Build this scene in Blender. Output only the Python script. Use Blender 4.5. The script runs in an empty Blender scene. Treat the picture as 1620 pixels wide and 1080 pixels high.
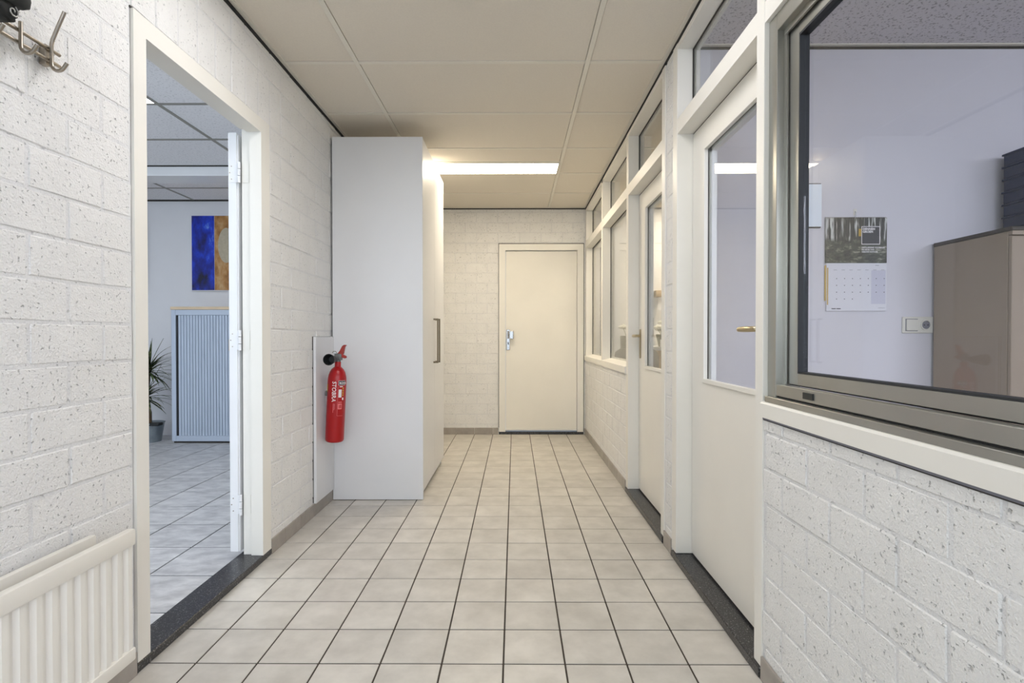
import bpy, bmesh, math, random
from mathutils import Vector, Matrix

random.seed(7)
SC = bpy.context.scene
COL = SC.collection

# ------------------------------------------------------------------ camera
F_PX = 832.0
CAM_H = 1.067
cam_d = bpy.data.cameras.new('camera')
cam_d.sensor_width = 36.0
cam_d.lens = F_PX / 1620.0 * 36.0
cam_d.clip_start = 0.05
cam_d.shift_y = 0.0011
cam = bpy.data.objects.new('camera', cam_d)
COL.objects.link(cam)
cam.location = (0, 0, CAM_H)
cam.rotation_euler = (math.radians(90 - 0.6), 0, math.radians(0.277))
SC.camera = cam

# ------------------------------------------------------------------ world, daylight, exposure
SC.view_settings.view_transform = 'Standard'
SC.view_settings.look = 'None'
SC.view_settings.gamma = 1.0
SC.view_settings.use_curve_mapping = False
SC.view_settings.exposure = 0.0

W = bpy.data.worlds.new('overcast_sky')
SC.world = W
W.use_nodes = True
W.node_tree.nodes['Background'].inputs[0].default_value = (0.72, 0.84, 1.0, 1)
W.node_tree.nodes['Background'].inputs[1].default_value = 1.0


def area(name, loc, rot, sx, sy, power, col):
    d = bpy.data.lights.new(name, 'AREA')
    d.shape = 'RECTANGLE'
    d.size = sx
    d.size_y = sy
    d.energy = power
    d.color = col
    o = bpy.data.objects.new(name, d)
    COL.objects.link(o)
    o.location = loc
    o.rotation_euler = rot
    return o


# overcast sky standing outside the glazed facade behind the camera, shining in and slightly down
def sky(tilt):
    return (math.radians(90 - tilt), 0, 0)


area('daylight_entrance', (-0.2, -2.9, 2.3), sky(22), 2.6, 2.2, 95, (0.88, 0.94, 1.0))
area('daylight_left_office', (-3.4, -2.9, 1.45), sky(-5), 4.4, 2.0, 150, (0.78, 0.88, 1.0))
area('daylight_right_office', (2.8, -2.9, 2.8), sky(30), 3.6, 2.2, 420, (0.87, 0.86, 1.0))

# ------------------------------------------------------------------ colour + materials


def lin(r, g, b):
    def f(c):
        c /= 255.0
        return c / 12.92 if c <= 0.04045 else ((c + 0.055) / 1.055) ** 2.4
    return (f(r), f(g), f(b), 1.0)


class NT:
    def __init__(self, name):
        self.m = bpy.data.materials.new(name)
        self.m.use_nodes = True
        self.t = self.m.node_tree
        self.b = self.t.nodes['Principled BSDF']

    def n(self, kind, **kw):
        nd = self.t.nodes.new('ShaderNode' + kind)
        for k, v in kw.items():
            if k in nd.inputs:
                nd.inputs[k].default_value = v
            else:
                setattr(nd, k, v)
        return nd

    def l(self, a, b):
        self.t.links.new(a, b)

    def pos(self):
        return self.n('NewGeometry').outputs['Position']

    def noise(self, scale, detail=2.0, rough=0.5, vec=None):
        nd = self.n('TexNoise')
        nd.inputs['Scale'].default_value = scale
        nd.inputs['Detail'].default_value = detail
        nd.inputs['Roughness'].default_value = rough
        self.l(vec if vec is not None else self.pos(), nd.inputs['Vector'])
        return nd.outputs['Fac']

    def ramp(self, fac, stops):
        nd = self.n('ValToRGB')
        cr = nd.color_ramp
        while len(cr.elements) < len(stops):
            cr.elements.new(0.5)
        for e, (p, c) in zip(cr.elements, stops):
            e.position = p
            e.color = c if len(c) == 4 else (*c, 1)
        self.l(fac, nd.inputs['Fac'])
        return nd.outputs['Color']

    def math(self, op, a, b=None):
        nd = self.n('Math', operation=op)
        for i, v in enumerate((a, b)):
            if v is None:
                continue
            if isinstance(v, (int, float)):
                nd.inputs[i].default_value = v
            else:
                self.l(v, nd.inputs[i])
        return nd.outputs[0]

    def mix(self, fac, a, b):
        nd = self.n('MixRGB')
        for i, v in enumerate((fac, a, b)):
            if isinstance(v, (int, float)):
                nd.inputs[i].default_value = v
            elif isinstance(v, tuple):
                nd.inputs[i].default_value = v
            else:
                self.l(v, nd.inputs[i])
        return nd.outputs[0]

    def stretch(self, sx, sy, sz):
        nd = self.n('Mapping')
        nd.inputs['Scale'].default_value = (sx, sy, sz)
        self.l(self.pos(), nd.inputs['Vector'])
        return nd.outputs[0]

    def bump(self, h, strength=0.3, dist=0.002):
        nd = self.n('Bump')
        nd.inputs['Strength'].default_value = strength
        nd.inputs['Distance'].default_value = dist
        self.l(h, nd.inputs['Height'])
        self.l(nd.outputs[0], self.b.inputs['Normal'])

    def set(self, **kw):
        for k, v in kw.items():
            self.b.inputs[k].default_value = v
        return self


def plain(name, col, rough=0.5, metal=0.0, grain=0.0, gscale=40.0):
    t = NT(name)
    t.set(**{'Roughness': rough, 'Metallic': metal, 'Base Color': col})
    if grain:
        f = t.noise(gscale, 3)
        d = tuple(c * (1 - grain) for c in col[:3]) + (1,)
        t.l(t.ramp(f, [(0.3, d), (0.7, col)]), t.b.inputs['Base Color'])
    return t.m


M = {}


def brick_mat(name, col, mortar=False):
    t = NT(name)
    t.set(Roughness=0.6)
    pit = t.ramp(t.noise(95 if not mortar else 70, 2.5, 0.55), [(0.64, (0, 0, 0)), (0.70, (1, 1, 1))])
    big = t.noise(9, 3)
    base = t.ramp(big, [(0.3, tuple(c * 0.95 for c in col[:3])), (0.7, col)])
    c = t.mix(t.math('MULTIPLY', pit, 0.62 if not mortar else 0.3), base, tuple(c * 0.35 for c in col[:3]) + (1,))
    t.l(c, t.b.inputs['Base Color'])
    h = t.math('ADD', t.math('MULTIPLY', t.noise(38, 3, 0.6), 0.9), t.math('MULTIPLY', t.noise(170, 3, 0.65), 0.7))
    h = t.math('SUBTRACT', h, t.math('MULTIPLY', pit, 1.0))
    t.bump(h, 0.75, 0.007)
    return t.m


M['brick'] = brick_mat('painted_concrete_brick', (0.83, 0.82, 0.795, 1))
M['mortar'] = brick_mat('painted_mortar', (0.775, 0.77, 0.76, 1), True)


def paint_mat(name, col, rough=0.42):
    t = NT(name)
    t.set(**{'Roughness': rough})
    f = t.noise(4, 3)
    t.l(t.ramp(f, [(0.3, tuple(c * 0.97 for c in col[:3])), (0.7, col)]), t.b.inputs['Base Color'])
    t.bump(t.noise(220, 2), 0.05, 0.001)
    return t.m


M['cream'] = paint_mat('cream_gloss_paint', (0.82, 0.795, 0.73, 1))
M['leaf_cream'] = paint_mat('cream_door_paint', (0.83, 0.80, 0.73, 1), 0.45)
M['white_paint'] = paint_mat('white_gloss_paint', (0.84, 0.85, 0.86, 1))
M['wardrobe'] = paint_mat('white_laminate', (0.73, 0.73, 0.735, 1), 0.38)
M['plaster'] = paint_mat('white_wall_plaster', (0.80, 0.80, 0.82, 1), 0.8)
M['plaster_office'] = paint_mat('lilac_white_wall_plaster', (0.70, 0.69, 0.735, 1), 0.8)
M['frosted'] = plain('pale_blue_sheet', (0.80, 0.88, 0.96, 1), 0.5)
M['radiator'] = paint_mat('radiator_enamel', (0.82, 0.79, 0.72, 1), 0.35)


def tile_mat(name, a, b, rough, sc, stretch=None):
    t = NT(name)
    oi = t.n('ObjectInfo')
    vec = t.n('VectorMath', operation='ADD')
    if stretch:
        t.l(t.stretch(*stretch), vec.inputs[0])
    else:
        t.l(t.pos(), vec.inputs[0])
    cmb = t.n('CombineXYZ')
    k = t.math('MULTIPLY', oi.outputs['Random'], 37.0)
    for i in range(3):
        t.l(k, cmb.inputs[i])
    t.l(cmb.outputs[0], vec.inputs[1])
    f = t.noise(sc, 4, 0.6, vec.outputs[0])
    c = t.ramp(f, [(0.32, a), (0.68, b)])
    v = t.n('HueSaturation')
    t.l(t.math('ADD', t.math('MULTIPLY', oi.outputs['Random'], 0.09), 0.955), v.inputs['Value'])
    t.l(c, v.inputs['Color'])
    t.l(v.outputs[0], t.b.inputs['Base Color'])
    t.set(Roughness=rough)
    t.bump(t.noise(60, 3), 0.08, 0.001)
    return t.m


M['tile'] = tile_mat('beige_grey_floor_tile', lin(184, 179, 170), lin(206, 201, 192), 0.36, 7)
M['tile_marble'] = tile_mat('grey_marbled_floor_tile', lin(170, 170, 172), lin(212, 212, 212), 0.40, 9, (1, 1.9, 1))
M['skirt'] = tile_mat('taupe_skirting_tile', lin(150, 143, 135), lin(168, 161, 152), 0.4, 9)
M['grout'] = plain('dark_grout', lin(62, 54, 46), 0.9)
M['grout_grey'] = plain('grey_grout', lin(62, 62, 64), 0.9)


def ceil_mat(name, a, spots, spot_amt, scale):
    t = NT(name)
    t.set(Roughness=0.9)
    s = t.ramp(t.noise(scale, 3, 0.6), [(0.57, (0, 0, 0)), (0.62, (1, 1, 1))]) if spots else t.noise(scale, 2)
    c = t.mix(t.math('MULTIPLY', s, spot_amt), a, tuple(x * 0.4 for x in a[:3]) + (1,))
    t.l(c, t.b.inputs['Base Color'])
    t.bump(s, 0.2, 0.001)
    return t.m


M['ceil'] = ceil_mat('mineral_fibre_tile', (0.80, 0.74, 0.645, 1), False, 0.16, 130)
M['ceil_fissured'] = ceil_mat('fissured_ceiling_tile', (0.90, 0.90, 0.91, 1), True, 0.35, 75)
M['ceil_mauve'] = ceil_mat('mauve_grey_fissured_tile', (0.70, 0.665, 0.69, 1), True, 0.9, 85)
M['tbar'] = plain('cream_grid_bar', (0.78, 0.74, 0.65, 1), 0.45)
M['tbar_grey'] = plain('grey_grid_bar', lin(150, 148, 140), 0.5)
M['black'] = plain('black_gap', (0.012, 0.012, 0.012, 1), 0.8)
M['dark_line'] = plain('dark_joint', (0.05, 0.045, 0.04, 1), 0.9)


def granite():
    t = NT('black_granite')
    t.set(Roughness=0.3)
    s = t.ramp(t.noise(210, 3, 0.7), [(0.54, (0.018, 0.018, 0.020)), (0.60, (0.06, 0.06, 0.06)), (0.66, (0.30, 0.30, 0.30))])
    t.l(s, t.b.inputs['Base Color'])
    return t.m


M['granite'] = granite()
M['alu'] = plain('champagne_aluminium', lin(176, 175, 168), 0.30, 0.85, 0.05, 12)
M['alu_dark'] = plain('dark_rubber', (0.015, 0.017, 0.02, 1), 0.6)  # one even dark colour for gasket and shutter slot
M['steel'] = plain('brushed_steel', lin(168, 160, 148), 0.28, 1.0)
M['chrome'] = plain('satin_chrome', lin(190, 192, 196), 0.25, 1.0)
M['nickel'] = plain('champagne_nickel', lin(186, 172, 142), 0.3, 1.0)
M['bronze'] = plain('dark_nickel', lin(120, 108, 90), 0.35, 0.9)
M['red'] = plain('red_lacquer', lin(164, 6, 14), 0.33)
M['red_dull'] = plain('red_plastic', lin(158, 52, 44), 0.45)
M['rubber'] = plain('black_rubber', (0.012, 0.014, 0.014, 1), 0.45)
M['valve'] = plain('dull_cast_metal', lin(120, 122, 120), 0.45, 0.7)
M['print_white'] = plain('white_print', lin(236, 232, 232), 0.5)
M['print_pink'] = plain('pale_red_print', lin(226, 120, 122), 0.5)
M['print_black'] = plain('black_print', (0.02, 0.02, 0.025, 1), 0.5)
M['print_grey'] = plain('grey_print', lin(120, 120, 130), 0.6)
M['yellow'] = plain('yellow_sticker', lin(196, 160, 60), 0.5)
M['paper'] = plain('white_paper', lin(226, 226, 232), 0.7)
M['paper_shade'] = plain('lilac_paper_tint', lin(206, 206, 220), 0.7)
M['kraft'] = plain('kraft_card', lin(200, 170, 100), 0.7)
M['switch'] = plain('ivory_plastic', lin(224, 222, 212), 0.35)
M['taupe'] = plain('taupe_metal', lin(160, 145, 128), 0.42, 0.0, 0.04, 3)
M['dark_top'] = plain('dark_brown_edge', lin(62, 56, 50), 0.5)
M['blue_box'] = plain('navy_blue_plastic', lin(13, 32, 66), 0.5)
M['tambour'] = plain('pale_blue_grey_plastic', lin(188, 200, 216), 0.4)
M['galv'] = plain('galvanised_zinc', lin(156, 166, 172), 0.4, 0.6, 0.2, 20)
M['soil'] = plain('dark_soil', (0.02, 0.014, 0.01, 1), 0.95)
M['trunk'] = plain('brown_cane', lin(104, 84, 62), 0.9, 0, 0.4, 60)
M['wood_light'] = plain('light_oak_veneer', lin(222, 200, 168), 0.45, 0, 0.1, 8)
M['planter'] = plain('grey_green_planter', lin(96, 98, 84), 0.5)
M['petal'] = plain('white_petal', lin(240, 238, 226), 0.6)
M['brown_box'] = plain('brown_card', lin(150, 124, 84), 0.7)
M['steel_soft'] = plain('soft_grey_steel', lin(178, 176, 170), 0.4, 0.5)
M['grey_fabric'] = plain('grey_fabric', lin(132, 126, 116), 0.9)
M['cap'] = plain('black_cloth', (0.014, 0.016, 0.016, 1), 0.7)


def leaf_mat():
    t = NT('striped_green_leaf')
    t.set(Roughness=0.45)
    f = t.noise(30, 2)
    t.l(t.ramp(f, [(0.35, lin(56, 72, 44)), (0.55, lin(100, 116, 72)), (0.75, lin(176, 166, 126))]), t.b.inputs['Base Color'])
    return t.m


M['leaf'] = leaf_mat()


def glass_mat(name, tint=(0.97, 0.98, 0.98, 1)):
    t = NT(name)
    t.t.nodes.remove(t.b)
    out = t.t.nodes['Material Output']
    tr = t.n('BsdfTransparent')
    tr.inputs[0].default_value = tint
    gl = t.n('BsdfGlossy')
    gl.inputs['Roughness'].default_value = 0.0
    fr = t.n('Fresnel')
    ior = t.n('MapRange')                     # the node flips the index on a pane's exit face: hand it the inverse there
    ior.inputs['To Min'].default_value = 1.42
    ior.inputs['To Max'].default_value = 1 / 1.42
    t.l(t.n('NewGeometry').outputs['Backfacing'], ior.inputs['Value'])
    t.l(ior.outputs[0], fr.inputs['IOR'])
    mx = t.n('MixShader')
    t.l(fr.outputs[0], mx.inputs[0])
    t.l(tr.outputs[0], mx.inputs[1])
    t.l(gl.outputs[0], mx.inputs[2])
    t.l(mx.outputs[0], out.inputs['Surface'])
    return t.m


M['glass'] = glass_mat('clear_window_glass')


def emit(name, col, s):
    t = NT(name)
    t.set(**{'Base Color': (0.9, 0.9, 0.88, 1), 'Emission Color': col, 'Emission Strength': s})
    return t.m


M['lamp'] = emit('warm_lamp_diffuser', (1.0, 0.87, 0.67, 1), 29.0)
M['fill_panel'] = emit('neutral_fill_glow', (0.97, 0.97, 1.0, 1), 8.5)  # glow of the added fill panel over the near corridor
M['lamp_cool'] = emit('cool_lamp_diffuser', (0.93, 0.96, 1.0, 1), 11.0)


def forest_mat():
    t = NT('forest_photo_print')
    t.set(Roughness=0.5)
    trunks = t.ramp(t.noise(1.0, 2, 0.6, t.stretch(95, 1, 7)), [(0.42, lin(30, 32, 26)), (0.54, lin(64, 64, 54)), (0.63, lin(210, 212, 208))])
    under = t.ramp(t.noise(1.0, 4, 0.65, t.stretch(26, 1, 60)), [(0.35, lin(28, 32, 24)), (0.55, lin(72, 76, 60)), (0.68, lin(150, 150, 136))])
    sep = t.n('SeparateXYZ')
    t.l(t.pos(), sep.inputs[0])
    fac = t.ramp(t.math('MULTIPLY', t.math('SUBTRACT', sep.outputs['Z'], 1.50), 12.0), [(0.35, (0, 0, 0)), (0.6, (1, 1, 1))])
    t.l(t.mix(fac, under, trunks), t.b.inputs['Base Color'])
    return t.m


M['forest'] = forest_mat()


def art_blue():
    t = NT('cobalt_oil_paint')
    t.set(Roughness=0.4)
    c = t.ramp(t.noise(5.5, 5, 0.6, t.stretch(1.4, 1, 0.8)), [(0.30, lin(6, 10, 48)), (0.46, lin(10, 34, 150)), (0.58, lin(20, 62, 205)), (0.70, lin(120, 170, 230))])
    t.l(c, t.b.inputs['Base Color'])
    t.bump(t.noise(40, 3), 0.3, 0.002)
    return t.m


def art_ochre():
    t = NT('ochre_oil_paint')
    t.set(Roughness=0.5)
    c = t.ramp(t.noise(11, 5, 0.6, t.stretch(1.2, 1, 0.7)), [(0.30, lin(128, 84, 40)), (0.5, lin(180, 130, 70)), (0.72, lin(208, 176, 130))])
    t.l(c, t.b.inputs['Base Color'])
    t.bump(t.noise(50, 3), 0.4, 0.002)
    return t.m


M['art_blue'] = art_blue()
M['art_ochre'] = art_ochre()
M['art_pale'] = plain('pale_grey_oil_paint', lin(196, 184, 158), 0.6, 0, 0.15, 40)

# ------------------------------------------------------------------ mesh helpers


def box(bm, x0, x1, y0, y1, z0, z1, bev=0.0, seg=1):
    x0, x1 = min(x0, x1), max(x0, x1)
    y0, y1 = min(y0, y1), max(y0, y1)
    z0, z1 = min(z0, z1), max(z0, z1)
    m = Matrix.Translation(((x0 + x1) / 2, (y0 + y1) / 2, (z0 + z1) / 2)) @ Matrix.Diagonal((x1 - x0, y1 - y0, z1 - z0, 1))
    r = bmesh.ops.create_cube(bm, size=1.0, matrix=m)
    if bev > 0:
        es = set()
        for v in r['verts']:
            es.update(v.link_edges)
        bmesh.ops.bevel(bm, geom=list(es), offset=bev, segments=seg, affect='EDGES', profile=0.6)
    return bm


def B(*a, **k):
    return box(bmesh.new(), *a, **k)


def boxes(lst, bev=0.0):
    bm = bmesh.new()
    for b in lst:
        box(bm, *b, bev=bev)
    return bm


def cyl(bm, p0, p1, r0, r1=None, seg=20, caps=True):
    r1 = r0 if r1 is None else r1
    p0, p1 = Vector(p0), Vector(p1)
    d = p1 - p0
    m = Matrix.Translation((p0 + p1) / 2) @ d.to_track_quat('Z', 'Y').to_matrix().to_4x4()
    bmesh.ops.create_cone(bm, cap_ends=caps, segments=seg, radius1=r0, radius2=r1, depth=d.length, matrix=m)
    return bm


def tube(bm, pts, r, seg=10):
    pts = [Vector(p) for p in pts]
    rings = []
    up = None
    for i, p in enumerate(pts):
        a = pts[max(i - 1, 0)]
        b = pts[min(i + 1, len(pts) - 1)]
        d = (b - a).normalized()
        if up is None:
            up = d.orthogonal().normalized()
        up = (up - d * up.dot(d)).normalized()
        s = d.cross(up)
        rr = r[i] if isinstance(r, (list, tuple)) else r
        rings.append([bm.verts.new(p + (up * math.cos(t) + s * math.sin(t)) * rr) for t in [2 * math.pi * k / seg for k in range(seg)]])
    for A, C in zip(rings, rings[1:]):
        for k in range(seg):
            bm.faces.new((A[k], A[(k + 1) % seg], C[(k + 1) % seg], C[k]))
    bm.faces.new(list(reversed(rings[0])))
    bm.faces.new(rings[-1])
    return bm


def lathe(bm, prof, seg=28, mat=None):
    rings = []
    for r, z in prof:
        rings.append([bm.verts.new((r * math.cos(2 * math.pi * k / seg), r * math.sin(2 * math.pi * k / seg), z)) for k in range(seg)])
    for A, C in zip(rings, rings[1:]):
        for k in range(seg):
            bm.faces.new((A[k], A[(k + 1) % seg], C[(k + 1) % seg], C[k]))
    bm.faces.new(list(reversed(rings[0])))
    bm.faces.new(rings[-1])
    if mat is not None:
        bmesh.ops.transform(bm, matrix=mat, verts=bm.verts)
    return bm


def prism(bm, poly, axis, a, b):
    """extrude a 2-D outline along an axis ('x','y','z') from a to b"""
    def P(u, v, w):
        return {'x': (w, u, v), 'y': (u, w, v), 'z': (u, v, w)}[axis]
    A = [bm.verts.new(P(u, v, a)) for u, v in poly]
    C = [bm.verts.new(P(u, v, b)) for u, v in poly]
    n = len(poly)
    bm.faces.new(A)
    bm.faces.new(list(reversed(C)))
    for i in range(n):
        bm.faces.new((A[i], C[i], C[(i + 1) % n], A[(i + 1) % n]))
    bmesh.ops.recalc_face_normals(bm, faces=bm.faces)
    return bm


def to_mesh(name, bm):
    me = bpy.data.meshes.new(name)
    bmesh.ops.recalc_face_normals(bm, faces=bm.faces)
    bm.to_mesh(me)
    bm.free()
    return me


def link(name, me, mat=None, parent=None, loc=None, smooth=False, world=True):
    o = bpy.data.objects.new(name, me)
    COL.objects.link(o)
    if mat and not me.materials:
        me.materials.append(M[mat])
    if smooth:
        for p in me.polygons:
            p.use_smooth = True
        if smooth != 'all':
            me.set_sharp_from_angle(angle=math.radians(40))
    if loc is not None:
        o.location = loc
    if parent is not None:
        o.parent = parent
        if world and parent.type == 'EMPTY':      # vertices are in world coordinates
            o.matrix_parent_inverse = Matrix.Translation(-parent.location)
    return o


def ob(name, bm, mat, parent=None, smooth=False, world=True, loc=None):
    return link(name, to_mesh(name, bm), mat, parent, loc, smooth, world)


def tag(o, label, cat=None, group=None, kind=None):
    o['label'] = label
    if cat:
        o['category'] = cat
    if group:
        o['group'] = group
    if kind:
        o['kind'] = kind
    return o


def thing(name, label, cat, loc=(0, 0, 0), group=None, kind=None):
    o = bpy.data.objects.new(name, None)
    COL.objects.link(o)
    o.empty_display_size = 0.05
    o.location = loc
    return tag(o, label, cat, group, kind)


def struct(name, bm, mat, label=None, cat=None):
    o = ob(name, bm, mat)
    o['kind'] = 'structure'
    if label:
        o['label'] = label
    if cat:
        o['category'] = cat
    return o


def text_mesh(body, size, align='LEFT', bold=0.0, shear=0.0):
    c = bpy.data.curves.new('lettering', 'FONT')
    c.body = body
    c.size = size
    c.align_x = align
    c.offset = bold
    c.shear = shear
    c.resolution_u = 3
    o = bpy.data.objects.new('lettering', c)
    me = bpy.data.meshes.new_from_object(o)
    bpy.data.objects.remove(o)
    bpy.data.curves.remove(c)
    return me


# ------------------------------------------------------------------ main dimensions (metres)
XL, XR = -1.200, 0.775        # corridor faces
YB = 5.764                    # back wall of the corridor
YF = -1.65                    # facade behind the camera
ZC = 2.475                    # corridor ceiling
TP = 0.2016                   # floor tile pitch
XR2 = 0.846                   # recessed plane of right-hand glazing and doors
WT = 0.105                    # left wall thickness

# ------------------------------------------------------------------ brickwork
COURSE, BL = 0.1105, 0.235
_brick_cache = {}


def brick_mesh(l, h, var):
    key = (round(l, 3), round(h, 3), var)
    if key not in _brick_cache:
        bm = bmesh.new()
        box(bm, -l / 2, l / 2, -0.03, 0.0, -h / 2, h / 2, bev=min(0.0025, l / 4, h / 4))
        rnd = random.Random(hash(key) & 0xffff)
        for v in bm.verts:
            v.co.x += rnd.uniform(-0.0016, 0.0016)
            v.co.z += rnd.uniform(-0.0016, 0.0016)
            v.co.y += rnd.uniform(-0.0008, 0.0008)
        me = to_mesh('brick', bm)
        me.materials.append(M['brick'])
        _brick_cache[key] = me
    return _brick_cache[key]


def brick_place(parent, axis, plane, sign, u, z, l, h):
    """axis 'y': the wall runs along Y at X=plane, facing sign*X; axis 'x': runs along X at Y=plane facing -Y"""
    me = brick_mesh(l, h, random.randrange(3))
    o = bpy.data.objects.new('brick', me)
    COL.objects.link(o)
    proud = random.uniform(-0.0012, 0.0012)
    tilt = random.uniform(-0.004, 0.004)
    if axis == 'y':
        o.location = (plane + sign * proud, u, z)
        o.rotation_euler = (0, tilt * 0.5, math.radians(-90 if sign > 0 else 90) + tilt)
    else:
        o.location = (u, plane - proud, z)
        o.rotation_euler = (tilt * 0.5, 0, math.pi + tilt)
    o.parent = parent
    return o


def brick_field(parent, axis, plane, sign, rects, phase, far=None, pitch=BL):
    """rects: (u0,u1,z0,z1); phase: joint position for even/odd courses"""
    J = 0.0085
    for (u0, u1, z0, z1) in rects:
        k0 = int(math.floor(z0 / COURSE + 1e-6))
        k1 = int(math.ceil(z1 / COURSE - 1e-6))
        for k in range(k0, k1):
            a, b = k * COURSE, (k + 1) * COURSE
            za = a + J / 2 if a >= z0 - 1e-4 else z0
            zb = b - J / 2 if b <= z1 + 1e-4 else z1
            if zb - za < 0.015:
                continue
            ph = phase[k % 2]
            n0 = math.floor((u0 - ph) / pitch)
            n1 = math.ceil((u1 - ph) / pitch)
            for n in range(n0, n1):
                ja, jb = ph + n * pitch, ph + (n + 1) * pitch
                ua = ja + J / 2 if ja >= u0 - 1e-4 else u0
                ub = jb - J / 2 if jb <= u1 + 1e-4 else u1
                if ub - ua < 0.015:
                    continue
                brick_place(parent, axis, plane, sign, (ua + ub) / 2, (za + zb) / 2, ub - ua, zb - za)


MORT = 0.0022
# ---- left wall of the corridor with the doorway
LD0, LD1, LDZ = 1.646, 2.565, 2.0995     # outer frame of the left doorway
bm = boxes([(XL - WT, XL - MORT, YF, LD0, 0, 2.62), (XL - WT, XL - MORT, LD1, YB, 0, 2.62), (XL - WT, XL - MORT, LD0, LD1, LDZ, 2.62)])
wall_left = struct('wall_left', bm, 'mortar', 'white painted brick wall with the open doorway, coat hooks and radiator', 'wall')
PH_L = (1.410, 1.294)
Z1 = LDZ + 2 * COURSE
brick_field(wall_left, 'y', XL, 1, [(0.55, LD0, 0.0, LDZ), (0.55, LD0, LDZ, Z1), (2.703, 3.75, LDZ, Z1),
                                    (LD1, 3.75, 0.0, LDZ), (0.55, 3.75, Z1, ZC - 0.012)], PH_L)
# upright bricks over the doorway
n_s = 9
sp = (2.703 - LD0) / n_s
for i in range(n_s):
    u = LD0 + (i + 0.5) * sp
    brick_place(wall_left, 'y', XL, 1, u, LDZ + COURSE, sp - 0.0075, 2 * COURSE - 0.0075)

# ---- back wall of the corridor
BD0, BD1, BDZ = -0.173, 0.757, 2.088      # outer frame of the back door
bm = boxes([(XL - WT, BD0, YB + MORT, YB + 0.12, 0, 2.62), (BD1, 3.6, YB + MORT, YB + 0.12, 0, 2.62), (BD0, BD1, YB + MORT, YB + 0.12, BDZ, 2.62)])
wall_back = struct('wall_back', bm, 'mortar', 'white painted brick wall around the closed door at the corridor end', 'wall')
brick_field(wall_back, 'x', YB, -1, [(XL, BD0 - 0.004, 0, BDZ), (XL, XR, BDZ + 0.005, ZC - 0.012), (BD1 + 0.003, XR, 0, BDZ)], (-0.30, -0.18))

# ---- right-hand brickwork: low wall under the sliding window, pier, low wall under the far windows
PH_R = (1.395, 1.292)
bm = B(XR + MORT, XR + 0.10, YF, 1.637, 0, 0.818)
wall_rn = struct('wall_right_near', bm, 'mortar', 'low white painted brick wall under the sliding window', 'wall')
brick_field(wall_rn, 'y', XR, -1, [(0.10, 1.637, 0, 0.818)], PH_R, pitch=0.229)
bm = B(XR + MORT, XR + 0.10, 2.574, 2.709, 0, 2.62)
wall_rp = struct('wall_right_pier', bm, 'mortar', 'narrow white brick pier between the two glazed doors', 'wall')
brick_field(wall_rp, 'y', XR, -1, [(2.577, 2.706, 0, ZC - 0.012)], (2.46, 2.60), pitch=0.229)
bm = B(XR + MORT, XR + 0.10, 3.643, YB, 0, 0.815)
wall_rf = struct('wall_right_far', bm, 'mortar', 'low white brick wall under the far pair of windows', 'wall')
brick_field(wall_rf, 'y', XR, -1, [(3.646, YB, 0, 0.815)], (3.60, 3.71), pitch=0.229)

# ------------------------------------------------------------------ corridor floor, tiles and skirting
FX = 0.5685
FY = 1.707
floor = struct('floor', B(XL - 0.12, 0.80, YF, YB + 0.1, -0.06, -0.0022), 'grout', 'corridor floor of square beige grey tiles with dark joints', 'floor')
_tiles = {}


def tile_obj(parent, x0, x1, y0, y1, mat, gap, key, ztop=0.0, name='tile'):
    w, d = x1 - x0 - gap, y1 - y0 - gap
    if w < 0.01 or d < 0.01:
        return
    k = (round(w, 3), round(d, 3), key)
    if k not in _tiles:
        me = to_mesh(name, B(-w / 2, w / 2, -d / 2, d / 2, -0.010, 0, bev=0.0012))
        me.materials.append(M[mat])
        _tiles[k] = me
    o = bpy.data.objects.new(name, _tiles[k])
    COL.objects.link(o)
    o.location = ((x0 + x1) / 2, (y0 + y1) / 2, ztop + random.uniform(-0.0003, 0.0003))
    o.parent = parent
    return o


def cut(lo, hi, start, pitch):
    n0 = math.floor((lo - start) / pitch)
    n1 = math.ceil((hi - start) / pitch)
    out = []
    for n in range(n0, n1):
        a, b = max(lo, start + n * pitch), min(hi, start + (n + 1) * pitch)
        if b - a > 0.012:
            out.append((a, b))
    return out


n_rows = cut(-0.1, YB, FY, TP)
for (y0, y1) in n_rows:
    for (x0, x1) in cut(XL, XR - 0.005, FX, TP):
        tile_obj(floor, x0, x1, y0, y1, 'tile', 0.0058, 'hall')
bm = bmesh.new()
for (y0, y1) in cut(YF, -0.1, FY, TP):
    for (x0, x1) in cut(XL, XR - 0.005, FX, TP):
        box(bm, x0 + 0.0022, x1 - 0.0022, y0 + 0.0022, y1 - 0.0022, -0.01, 0)
o = ob('tile_rows', bm, 'tile', floor)
o['kind'] = 'stuff'


def skirt(name, label, runs):
    base = None
    for (axis, plane, sign, u0, u1, ph) in runs:
        for (a, b) in cut(u0, u1, ph, TP):
            g = 0.0012
            if axis == 'y':
                bm = B(plane, plane + sign * 0.009, a + g, b - g, 0.0, 0.073, bev=0.001)
            else:
                bm = B(a + g, b - g, plane, plane - 0.009, 0.0, 0.073, bev=0.001)
            if base is None:
                base = thing(name, label, 'skirting', (0, 0, 0), kind='structure')
            ob('skirting_tile', bm, 'skirt', base)
    return base


skirt('baseboard_left', 'taupe tile skirting at the foot of the left brick wall', [('y', XL, 1, 0.3, LD0, FY), ('y', XL, 1, LD1 + 0.002, YB, FY)])
skirt('baseboard_back', 'taupe tile skirting along the back wall beside the door', [('x', YB, -1, XL + 0.01, BD0 - 0.006, FX)])
skirt('baseboard_right', 'taupe tile skirting along the right side of the corridor',
      [('y', XR, -1, 0.3, 1.634, FY), ('y', XR, -1, 2.578, 2.705, 2.578), ('y', XR, -1, 3.646, YB - 0.01, FY)])

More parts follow.
